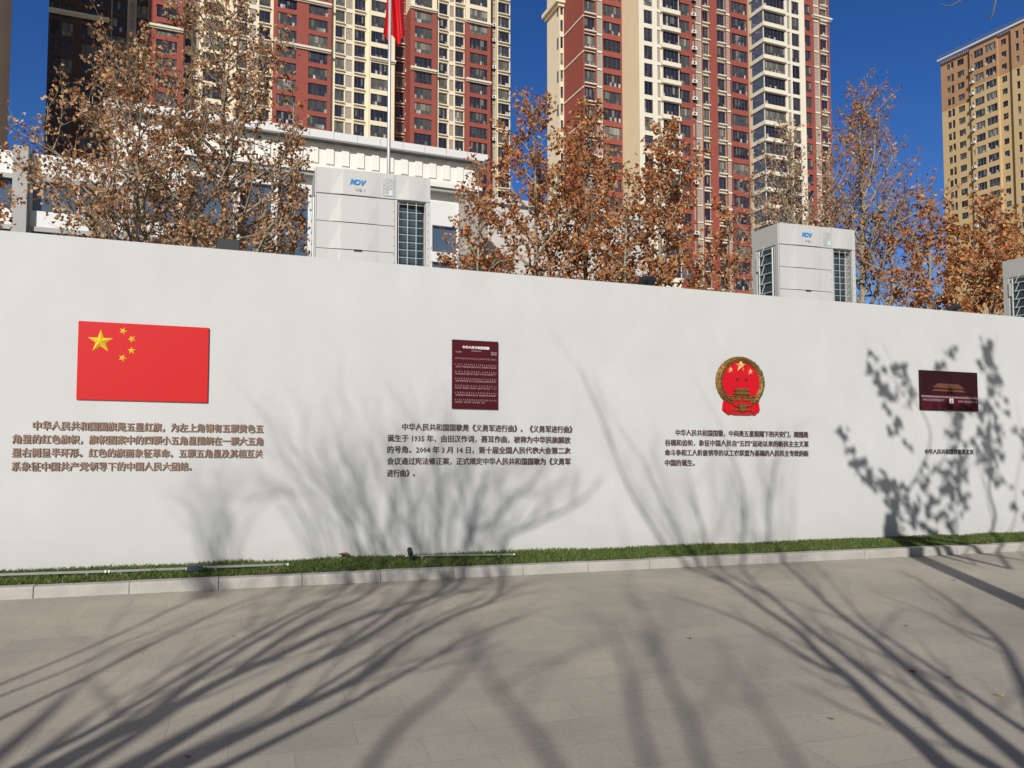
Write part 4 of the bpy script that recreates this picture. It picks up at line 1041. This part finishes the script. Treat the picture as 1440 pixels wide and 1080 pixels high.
def bg_tree(px, top, hw, Y, seed, label, dens=1.0, size=.125, mleaf='leaf', lean=0.0, low=.24, prim=30, shape=.42, upright=.30, base_px=None):
    rg_ = random.Random(seed)
    P0 = spot(px if base_px is None else base_px, 540, Y); gz = zg(P0); top_z = spot(px, top, Y).z
    H = top_z - gz; Rr = hw / F * Y
    t = thing('plane_tree', label, 'tree', (P0.x, P0.y, gz), 0, 'brown leaved trees behind the wall')
    dx = (spot(px, top, Y).x - P0.x)
    wood = MB(); crown = MB()
    n = 12; tp = []
    ph1, ph2 = rg_.uniform(0, 6), rg_.uniform(0, 6)
    for i in range(n + 1):
        f_ = i / n; tp.append(Vector((dx * f_ + .10 * math.sin(ph1 + f_ * 5) * f_, .10 * math.sin(ph2 + f_ * 4) * f_, -.1 + (H * .97 + .1) * f_)))
    r0 = .011 * H + .02
    wood.tube(tp, [r0 * (1 - .93 * (i / n) ** .85) for i in range(n + 1)], 8)
    def tpos(f_):
        x = f_ * n; i = min(int(x), n - 1); return tp[i].lerp(tp[i + 1], x - i)
    def twig(p, d, L, r, lv):
        k = 4; pts = [p]; q = p.copy(); dd = d.copy()
        for _ in range(k):
            dd = (dd + Vector((rg_.gauss(0, .13), rg_.gauss(0, .13), rg_.gauss(.12 if lv == 0 else .05, .1)))).normalized(); q = q + dd * (L / k); pts.append(q)
        wood.tube(pts, [r * (1 - .75 * i / k) for i in range(k + 1)], 4 if lv < 2 else 3, cap=False)
        if lv >= 1:
            nl = L * (13 if lv == 2 else 7) * dens
            nl = int(nl) + (rg_.random() < nl % 1)
            for _ in range(nl):
                f_ = rg_.uniform(.25, 1.05); x = min(f_, .999) * k; i = int(x); c = pts[i].lerp(pts[i + 1], x - i)
                leaf(crown, c + Vector((rg_.gauss(0, .07), rg_.gauss(0, .07), rg_.gauss(-.03, .07))), size * rg_.uniform(.7, 1.25), rg_)
        if lv < 2:
            m_ = int(L * (3.4 if lv == 0 else 3.2)) + 2
            for j in range(m_):
                f_ = .22 + .78 * (j + rg_.random()) / m_; x = min(f_, .999) * k; i = int(x); c = pts[i].lerp(pts[i + 1], x - i)
                dv = (pts[i + 1] - pts[i]).normalized(); a = Vector((rg_.gauss(0, 1), rg_.gauss(0, 1), rg_.gauss(.25, .7))).normalized()
                twig(c, (dv * .75 + a * .8).normalized(), L * rg_.uniform(.28, .5) if lv == 0 else L * rg_.uniform(.35, .6), r * .45, lv + 1)
    for i in range(prim):
        f_ = low + (1 - low) * ((i + rg_.random()) / prim) ** .9; f_ = min(f_, .985)
        g_ = (f_ - low) / (1 - low)
        prof = math.sin(math.pi * min(.97, g_ * .68 + .30)) ** .7
        L = max(.5, Rr * (prof * .9 + .12) * rg_.uniform(.7, 1.25) * 1.3)
        a = i * 2.39996 + rg_.uniform(-.4, .4); el = upright + .55 * g_ + rg_.uniform(-.15, .15)
        d = Vector((math.cos(a) * math.cos(el), math.sin(a) * math.cos(el), math.sin(el)))
        twig(tpos(f_), d, L, r0 * (.42 * (1 - g_) + .10), 0)
    wood.build('trunk', M['bark'], t, smooth=True); crown.build('crown', M[mleaf], t)
    return len(crown.f) // 2
nl = []
nl += [bg_tree(-20, 205, 50, 16, 1, 'brown tree cut off by the left photo edge, low behind wall', 1.6, .10)]
nl += [bg_tree(182, 75, 122, 17, 2, 'large brown plane tree at left in front of blue glass', .85, .10, 'leaf_pale', prim=36, base_px=232)]
nl += [bg_tree(318, -70, 92, 18, 3, 'tallest brown plane tree, just left of the outdoor unit and pole', .9, .10, 'leaf_pale', prim=44, base_px=322)]
nl += [bg_tree(415, 120, 42, 19, 4, 'slim brown tree hard against the left of the first outdoor unit', 1.4, .10, prim=24)]
nl += [bg_tree(668, 225, 58, 17, 5, 'low bushy brown tree just right of the first outdoor unit', 1.7, .095, prim=34, low=.2)]
nl += [bg_tree(750, 125, 66, 18, 6, 'dense copper brown tree in the gap between two towers', 1.85, .10, prim=44)]
nl += [bg_tree(826, 136, 60, 19, 7, 'dense copper brown tree before the red flank of the middle tower', 1.85, .10, prim=44)]
nl += [bg_tree(932, 172, 66, 18, 8, 'rounded copper brown tree before the middle of the tower', 2.0, .10, prim=44)]
nl += [bg_tree(880, 235, 50, 17, 16, 'low copper brown tree filling the space between two taller ones', 1.5, .10, prim=30)]
nl += [bg_tree(1018, 285, 45, 17, 9, 'low brown tree just left of the emblem outdoor unit', 1.9, .10, prim=28)]
nl += [bg_tree(1105, 180, 75, 21, 10, 'thin nearly bare tree behind the emblem outdoor unit', .42, .085, 'leaf_pale', prim=44, upright=.7)]
nl += [bg_tree(1212, 125, 90, 21, 12, 'sparse tall tree against blue sky right of the middle tower', .5, .09, 'leaf', prim=46, upright=.65)]
nl += [bg_tree(1312, 275, 56, 17, 13, 'brown tree before the left edge of the ochre tower', 2.0, .10, prim=36)]
nl += [bg_tree(1394, 275, 62, 18, 14, 'brown tree before the ochre tower beside the right outdoor unit', 1.9, .10, prim=38)]
nl += [bg_tree(1468, 260, 58, 19, 15, 'brown tree cut off by the right photo edge behind outdoor unit', 1.7, .10, prim=32)]
print('leaves', nl, sum(nl))

# ------------------------------------------------------------------ trees on the plaza whose shadows fall on paving and wall
AZV = Vector((math.sin(SUN_AZ), math.cos(SUN_AZ), 0))
def surf(px, py):
    P = ground(px, py) if py > 700 else None
    if P is None or P.dot(WN) > KN + .5: s_, h_ = wall_sh(px, py); return W(s_, DN, h_)
    return P
def lift(px, py, yb):                                           # the point of a trunk plane whose shadow falls there
    G = surf(px, py); tau = (G.dot(AZV) - yb) / math.cos(SUN_EL); return G - SD * tau
def smooth_path(pts, n=3):
    out = []
    for i in range(len(pts) - 1):
        p0, p1, p2, p3 = pts[max(i - 1, 0)], pts[i], pts[i + 1], pts[min(i + 2, len(pts) - 1)]
        for k in range(n):
            t = k / n; t2 = t * t; t3 = t2 * t
            out.append((p1 * 2 + (p2 - p0) * t + (p0 * 2 - p1 * 5 + p2 * 4 - p3) * t2 + (p1 * 3 - p0 - p2 * 3 + p3) * t3) * .5)
    return out + [pts[-1]]
def stem_tree(label, yb, stems, fork, seed, twigs=1.0, leaves=None, lsz=.13, trunk_r=.11, base=None, thick=1.0):
    rg_ = random.Random(seed); wood = MB(); crown = MB(); roots = []
    def sub(p, d, L, r, lv):
        k = 5; pts = [p]; q = p.copy(); dd = d.copy()
        for _ in range(k):
            dd = (dd + Vector((rg_.gauss(0, .12), rg_.gauss(0, .12), rg_.gauss(.06, .08)))).normalized(); q = q + dd * (L / k); pts.append(q)
        wood.tube(pts, [r * (1 - .7 * i / k) for i in range(k + 1)], 5, cap=False)
        if lv < 1:
            for j in range(3):
                i = 1 + j; a = Vector((rg_.gauss(0, .6), rg_.gauss(0, .35), rg_.gauss(.4, .4)))
                sub(pts[i], ((pts[i + 1] - pts[i]).normalized() + a * .7).normalized(), L * rg_.uniform(.35, .6), r * .55, lv + 1)
    for st_ in stems:
        ra, rb, root, pts = st_[0] * thick, st_[1] * thick * .42, st_[2], st_[3]
        L = smooth_path([lift(x, y, yb) for x, y in pts], 4); n = len(L)
        wood.tube(L, [ra + (rb - ra) * (i / (n - 1)) for i in range(n)], 8)
        if root: roots.append((L[0], L[1] - L[0], ra))
        for i in range(3, n - 1):
            if rg_.random() < (.26 if i < n * .5 else .46) * twigs:
                dv = (L[i + 1] - L[i]).normalized(); a = Vector((rg_.gauss(0, .7), rg_.gauss(0, .4), rg_.gauss(.25, .35)))
                sub(L[i], (dv + a * .8).normalized(), rg_.uniform(.4, 1.1), min(.009, (ra + (rb - ra) * i / n) * .4), 0)
    tb = fork
    for p, d, r_ in roots:
        m = tb.lerp(p, .5) + Vector((0, 0, .12)); wood.tube(smooth_path([tb - Vector((0, 0, .1)), m, p], 4), [trunk_r * .8 + (r_ - trunk_r * .8) * i / 8 for i in range(9)], 8)
    bz = base if base is not None else Vector((tb.x, tb.y, 0)); bz.z = zg(bz)
    wood.tube([bz - Vector((0, 0, .1)), bz + Vector((0, 0, .15)), bz.lerp(tb, .5), tb], [trunk_r * 1.5, trunk_r * 1.15, trunk_r, trunk_r * .92], 10)
    t = thing('plaza_tree', label, 'tree', bz.copy(), 0, 'trees standing on the plaza in front of the wall')
    if leaves:
        for x, y, rad, cnt in leaves:
            c = lift(x, y, yb); sc = (surf(x + 1, y) - surf(x, y)).length
            for _ in range(max(3, int(cnt * .55))):
                p = c + Vector((rg_.gauss(0, rad * sc * .5), rg_.gauss(0, .25), rg_.gauss(0, rad * sc * .5))); leaf(crown, p, lsz * rg_.uniform(.8, 1.3), rg_)
    wood.build('trunk', M['barkdark'], t, smooth=True, off=bz)
    if leaves: crown.build('crown', M['leaf'], t, off=bz)
    return t
ybL = -1.4
stem_tree('bare multi-stemmed tree whose shadow fans over the left paving', ybL, [
    (.050, .018, True, [(73, 1080), (150, 1038), (233, 1000), (320, 953), (400, 918), (480, 880), (560, 852), (640, 828), (660, 775), (672, 715), (684, 660)]),
    (.038, .013, True, [(187, 1080), (293, 1015), (400, 955), (480, 915), (530, 887), (580, 853), (625, 824), (618, 778), (620, 720), (614, 665), (606, 625)]),
    (.036, .013, True, [(247, 1080), (367, 1020), (480, 967), (523, 943), (577, 899), (640, 865), (700, 838), (705, 773), (750, 738), (800, 715), (830, 695)]),
    (.026, .010, False, [(207, 1010), (287, 947), (367, 897), (433, 860), (480, 832), (510, 778), (480, 720), (440, 670), (412, 630)]),
    (.024, .009, False, [(320, 953), (400, 895), (460, 862), (520, 832), (545, 780), (520, 725), (502, 670), (494, 625)]),
    (.020, .007, False, [(430, 943), (500, 893), (560, 850), (585, 826), (590, 778), (578, 715), (568, 665), (562, 620)]),
    (.018, .007, False, [(560, 852), (620, 830), (650, 775), (700, 725), (745, 680), (780, 650)]),
    (.016, .007, True, [(-40, 1030), (133, 947), (267, 880), (333, 850), (405, 829)]),
    (.013, .006, True, [(-30, 975), (127, 910), (200, 877), (250, 852)]),
    (.012, .006, True, [(-30, 990), (100, 940), (170, 905), (230, 885)]),
    (.022, .008, True, [(20, 1080), (120, 1032), (200, 985), (290, 930), (370, 885), (440, 850), (500, 829), (525, 778), (515, 720), (480, 640)]),
    (.026, .009, True, [(300, 1085), (400, 1035), (500, 985), (590, 935), (660, 895), (740, 868)]),
    (.018, .007, False, [(480, 915), (560, 870), (640, 835), (690, 822), (672, 775), (650, 700), (640, 640)]),
    (.012, .005, False, [(200, 877), (265, 845), (300, 832), (312, 780), (318, 735)]),
    (.014, .006, False, [(530, 887), (585, 850), (620, 828), (600, 778), (545, 700), (520, 620)]),
    (.020, .008, False, [(367, 1020), (440, 975), (520, 925), (590, 880), (660, 848), (713, 838)]),
], lift(-120, 1190, ybL) * 1.0 - Vector((0, 0, .5)), 31, 1.9, trunk_r=.1, thick=1.25)
ybR = -1.0
stem_tree('bare multi-stemmed tree whose shadow runs over the right paving', ybR, [
    (.046, .012, True, [(1330, 1080), (1280, 1033), (1240, 1000), (1193, 953), (1153, 920), (1120, 887), (1070, 853), (1030, 823), (985, 797), (960, 768), (930, 705), (903, 640)]),
    (.036, .016, True, [(1400, 1080), (1345, 1047), (1290, 1003), (1240, 963), (1173, 910), (1120, 870), (1087, 840), (1047, 805), (1045, 755), (1045, 690), (1020, 620)]),
    (.046, .016, True, [(1450, 1080), (1373, 1017), (1333, 987), (1280, 943), (1233, 903), (1173, 857), (1147, 833), (1107, 795), (1080, 757), (1085, 690), (1098, 620)]),
    (.024, .012, True, [(1470, 1047), (1380, 987), (1327, 950), (1273, 913), (1220, 877), (1180, 832), (1150, 795)]),
    (.022, .008, False, [(1193, 953), (1147, 933), (1100, 903), (1043, 873), (993, 853), (930, 835)]),
    (.018, .008, False, [(1030, 823), (960, 795), (935, 768), (900, 715), (875, 665), (850, 600), (818, 520)]),
    (.018, .008, False, [(1087, 840), (1020, 805), (992, 765), (976, 700), (962, 635)]),
    (.036, .012, True, [(1460, 1010), (1430, 945), (1407, 903), (1360, 863), (1310, 827), (1262, 800)]),
    (.014, .006, False, [(1407, 903), (1350, 885), (1290, 855), (1230, 835)]),
], lift(1560, 1200, ybR) - Vector((0, 0, .4)), 33, .9, trunk_r=.11, thick=1.2)
ybM = -9.0
stem_tree('tall bare tree farther back whose soft shadow crosses the mid paving', ybM, [
    (.060, .022, True, [(500, 1110), (563, 1020), (630, 967), (667, 920), (690, 880)]),
    (.050, .018, True, [(800, 1110), (745, 1025), (700, 970), (670, 920), (655, 880)]),
    (.042, .016, True, [(925, 1110), (897, 1020), (890, 973), (873, 920), (853, 880), (830, 860)]),
    (.045, .014, True, [(1000, 1110), (965, 1005), (940, 955), (920, 897), (903, 860), (887, 820), (880, 770), (862, 700)]),
    (.032, .014, True, [(1140, 1110), (1093, 1030), (1053, 973), (1023, 925), (1000, 880)]),
    (.026, .014, False, [(700, 970), (740, 945), (800, 920), (850, 905)]),
], lift(850, 1400, ybM) - Vector((0, 0, .6)), 35, .7, trunk_r=.12, thick=.6)
ybB = 3.4
LV = [(1388, 497, 9, 26), (1392, 520, 10, 30), (1398, 545, 8, 18), (1330, 508, 8, 9), (1345, 500, 7, 9), (1228, 512, 6, 9), (1238, 525, 6, 10), (1233, 535, 4, 5), (1248, 540, 6, 10), (1262, 533, 7, 12), (1275, 545, 8, 14), (1282, 553, 6, 10), (1242, 558, 6, 9),
      (1262, 600, 4, 6), (1270, 605, 4, 5), (1258, 608, 4, 5), (1190, 628, 6, 10), (1200, 640, 8, 16), (1212, 652, 9, 18), (1225, 668, 9, 18), (1240, 672, 7, 9), (1395, 600, 13, 40), (1390, 630, 14, 46), (1395, 660, 11, 30), (1345, 620, 9, 14), (1350, 650, 13, 34), (1330, 672, 13, 30),
      (1350, 690, 14, 34), (1300, 690, 12, 24), (1270, 700, 12, 30), (1258, 715, 9, 24), (1285, 725, 10, 22), (1320, 715, 13, 28), (1250, 690, 8, 14), (1350, 580, 11, 20), (1340, 585, 9, 14), (1375, 570, 9, 16), (1425, 600, 5, 4), (1428, 700, 8, 10), (1340, 740, 8, 12), (1310, 745, 7, 12), (1300, 658, 6, 6), (1445, 640, 12, 20), (1470, 600, 14, 30)]
tb = lift(1252, 742, ybB)
stem_tree('leafy young tree beyond the right edge shading the gate picture', ybB, [
    (.085, .05, True, [(1254, 735), (1257, 722), (1262, 708)]),
    (.018, .005, False, [(1261, 710), (1282, 682), (1302, 645), (1308, 605), (1285, 562), (1258, 535), (1228, 510)]),
    (.016, .005, False, [(1262, 705), (1250, 682), (1225, 665), (1188, 627)]),
    (.014, .005, False, [(1282, 680), (1318, 660), (1335, 620), (1338, 560), (1332, 508)]),
    (.030, .010, True, [(1420, 800), (1396, 744), (1391, 690), (1393, 620), (1390, 560), (1384, 490)]),
    (.014, .006, True, [(1372, 795), (1345, 748), (1337, 700), (1342, 640), (1352, 585)]),
    (.012, .005, True, [(1450, 790), (1424, 740), (1428, 690), (1437, 620), (1428, 560)]),
], tb, 37, .25, LV, .15, .125)

# a twiggy tree whose fine branches brush the wall, and the twig tips at the top right
rt = random.Random(44); ybF = -4.0; st = []
for i in range(30):
    xb = 425 + 285 * (i + rt.random()) / 30; q_ = (xb - 565) / 150
    xt = xb + q_ * 105 + rt.uniform(-25, 25); yt = 622 + 62 * q_ * q_ + rt.uniform(-35, 45); yb_ = 782 - (xb - 425) * .022
    xm = xb + (xt - xb) * .38 + rt.uniform(-10, 10)
    st.append((.0135, .006, i % 5 == 0, [(xb - 300 + rt.uniform(-40, 60), 985 + rt.uniform(-25, 30)), (xb - 165 + rt.uniform(-25, 25), 893 + rt.uniform(-8, 8)), (xb - 45, 828), (xb, yb_ - 8), (xm, yb_ - 80), ((xm + xt) / 2 + rt.uniform(-8, 8), (yb_ - 80 + yt) / 2), (xt, yt)] if i % 5 == 0 else
              [(xb - 60 + rt.uniform(-15, 15), 836), (xb, yb_ - 8), (xm, yb_ - 80), ((xm + xt) / 2 + rt.uniform(-8, 8), (yb_ - 80 + yt) / 2), (xt, yt)]))
for i in range(17):
    xb = 925 + 195 * (i + rt.random()) / 17; xt = xb - (70 if xb < 1000 else 15) + rt.uniform(-25, 25)
    st.append((.012, .005, False, [(xb + 60, 815), (xb, 764), (xb + (xt - xb) * .4, 715), (xt, 625 + rt.uniform(-25, 50))]))
for i in range(7):
    xb = 288 + 7.5 * i + rt.uniform(-3, 3); xt = 312 + (xb - 312) * 1.6
    st.append((.017, .008, False, [(xb - 25, 842), (xb, 788), ((xb + xt) / 2, 755), (xt, 712 + abs(xt - 312) * .6)]))
stem_tree('tall twiggy bare tree whose fine shadow brushes the wall under the song board', ybF, st, lift(-140, 1240, ybF) - Vector((0, 0, .5)), 45, 1.3, trunk_r=.11, thick=.8)
tb = Vector((9.6, 8.2, 0)); tb.z = zg(tb)
t = thing('plaza_tree', 'tree beyond the right edge whose bare twig tips hang at the top right', 'tree', tb, 0, 'trees standing on the plaza in front of the wall')
wood = MB()
wood.tube([tb + Vector((0, 0, -.1)), tb + Vector((.05, 0, 3)), tb + Vector((-.05, .05, 6.2)), tb + Vector((.1, 0, 9))], [.15, .12, .085, .03], 10)
P0 = tb + Vector((-.05, .05, 6.2)); P1 = spot(1500, -95, 8.2); P2 = spot(1410, -90, 8.2)
wood.tube(smooth_path([P0, P1 + Vector((.6, 0, .15)), P1, P2], 3), [.045 - .0036 * i for i in range(10)], 7)
wood.tube([P2] + [spot(x, y, d) for x, y, d in ((1366, -18, 8.1), (1350, 1, 8.05), (1336, 9, 8.0), (1322, 6, 7.95))], [.012, .009, .007, .006, .004], 6)
wood.tube([P2] + [spot(x, y, d) for x, y, d in ((1402, -8, 8.1), (1398, 12, 8.08), (1393, 28, 8.06))], [.012, .010, .009, .006], 6)
for k_ in range(9):
    a_ = k_ * 2.4; h_ = 4.4 + k_ * .5; q_ = tb + Vector((0, 0, h_)); d_ = Vector((abs(math.cos(a_)) * .9, math.sin(a_) * .7, .8))
    wood.tube([q_, q_ + d_ * .9, q_ + d_ * 1.7 + Vector((0, 0, .4))], [.035, .02, .008], 6)
wood.build('trunk', M['barkdark'], t, smooth=True, off=tb)

# ------------------------------------------------------------------ small things in the grass and on the paving
def on_strip(px, py, h): P = ground(px, py, h); return P
def light_bar(pa, pb, label, dark=False, f=.45):
    A, B_ = on_strip(*pa, .135), on_strip(*pb, .135); d = (B_ - A); L = d.length
    t = thing('linear_wall_light', label, 'wall light', A, math.atan2(d.y, d.x), 'linear lights lying along the grass strip')
    sl_ = d.z / L
    def put(m, name, mt):
        m.v = [(x, y * f, z * f + sl_ * x) for x, y, z in m.v]; return m.build(name, mt, t)
    m = MB(); m.box(.02, L - .02, -.028, .028, -.022, .022, bev=.005); put(m, 'housing', M['steel'])
    m = MB(); m.box(0, .018, -.031, .031, -.026, .026, bev=.004); put(m, 'end_cap', M['acwhite'])
    m = MB(); m.box(L - .018, L, -.031, .031, -.026, .026, bev=.004); put(m, 'end_cap', M['acwhite'])
    m = MB(); m.box(.05, L - .05, .0285, .034, -.015, .018); put(m, 'lens', M['glass'])
    for x in (L * .15, L * .85): m = MB(); m.box(x - .012, x + .012, -.02, .02, -.12, -.0225); put(m, 'bracket', M['steel'])
light_bar((-40, 809.5), (150, 803.5), 'silver linear wall light in the grass at the left photo edge')
light_bar((152, 803.5), (264, 799.5), 'dark linear wall light ending at the blue junction box', True)
light_bar((284, 798), (406, 793.5), 'linear wall light in the grass just right of the blue junction box', True)
light_bar((570, 781.5), (724, 779.5), 'thin linear wall light in the grass beside the small spotlight', True, .3)
P = on_strip(274, 798.8, .15); t = thing('junction_box', 'small blue grey junction box between two linear wall lights', 'junction box', P, WAZ)
m = MB(); m.box(-.07, .07, -.03, .03, -.026, .026, bev=.005); m.build('housing', M['coil'], t)
m = MB(); m.box(-.03, .03, -.02, .02, -.09, -.0355); m.build('foot', M['steel'], t)
P = on_strip(577, 776.5, .20); t = thing('spotlight', 'small black garden spotlight standing in the grass below the song board', 'spotlight', P, WAZ)
m = MB(); m.tube([(0, -.045, -.02), (0, -.02, -.012), (0, .04, .02), (0, .055, .028)], [.016, .028, .028, .022], 14); m.build('lamp_head', M['black'], t)
m = MB(); m.tube([(0, 0, -.14), (0, 0, -.02)], .008, 8); m.build('stake', M['black'], t)
P = on_strip(484, 780, .15); m = MB(); rq = random.Random(9)
gridp = {(i, j): (-.06 + .12 * i / 4 + rq.uniform(-.008, .008), -.03 + .06 * j / 3 + rq.uniform(-.008, .008), rq.uniform(0, .022)) for i in range(5) for j in range(4)}
for i in range(4):
    for j in range(3): m.face([gridp[i, j], gridp[i + 1, j], gridp[i + 1, j + 1], gridp[i, j + 1]])
o = m.build('plastic_scrap', M['redplastic']); o.location = P; tag(o, 'crumpled faded red plastic scrap lying in the grass', 'litter')
P = ground(797, 803.5); m = MB()
pts = []
for i in range(14):
    a = 2.4 * i; z = 1 - 2 * (i + .5) / 14; q_ = math.sqrt(1 - z * z) * rq.uniform(.6, 1.2); pts.append(Vector((math.cos(a) * q_, math.sin(a) * q_, z * .8)) * .026)
import bmesh
bmm = bmesh.new()
for p in pts: bmm.verts.new(p)
bmesh.ops.convex_hull(bmm, input=bmm.verts); me = bpy.data.meshes.new('paper_ball'); bmm.to_mesh(me); bmm.free(); me.materials.append(M['paper'])
o = link('paper_ball', me); o.location = P + Vector((0, 0, .018)); tag(o, 'small crumpled white paper ball on the paving against the kerb', 'litter')
def dead_leaf(px, py, sz, label, val, seed):
    P = ground(px, py); rg_ = random.Random(seed); m = MB(); n = 9; top = []
    rot = rg_.uniform(0, 6.28)
    for i in range(n * 2):
        a = math.pi * i / n; q_ = (1.0 if i % 2 == 0 else .55) * rg_.uniform(.8, 1.1); top.append((math.cos(a + rot) * q_ * sz, math.sin(a + rot) * q_ * sz * .75, .008 + rg_.uniform(0, .35) * sz * (q_ ** 2)))
    for i in range(n * 2): m.face([(0, 0, .006), top[i], top[(i + 1) % (n * 2)]], 0, val)
    m.tube([(0, 0, .007), (-sz * .9, sz * .4, .012), (-sz * 1.4, sz * .5, .010)], .0016, 4, 0, .2)
    o = m.build('fallen_leaf', M['leaf']); o.location = P; tag(o, label, 'leaf', 'dry leaves fallen on the paving')
dead_leaf(1283, 946, 0.034, 'dark curled leaf lying on a branch shadow at right', .05, 1)
dead_leaf(265, 1067, 0.018, 'reddish leaf at the bottom left between branch shadows', .25, 2)
dead_leaf(970, 899, 0.019, 'small dark leaf on the paving below the emblem lettering', .02, 3)
dead_leaf(1171, 1013, 0.018, 'small rust leaf at bottom right left of the thick shadows', .35, 4)
dead_leaf(329, 896, 0.014, 'tiny brown leaf on the left paving below the junction box', .3, 5)
dead_leaf(1342, 817, 0.022, 'dark leaf beside the broad trunk shadow near the kerb', .02, 6)
dead_leaf(1408, 980, 0.028, 'pale yellow leaf flat on the paving at the right edge', 1.0, 7)
dead_leaf(1275, 881, 0.016, 'small brown leaf between two shadows on the right paving', .15, 8)
dead_leaf(1336, 955, 0.019, 'brown leaf right of the dark curled one on right paving', .15, 9)
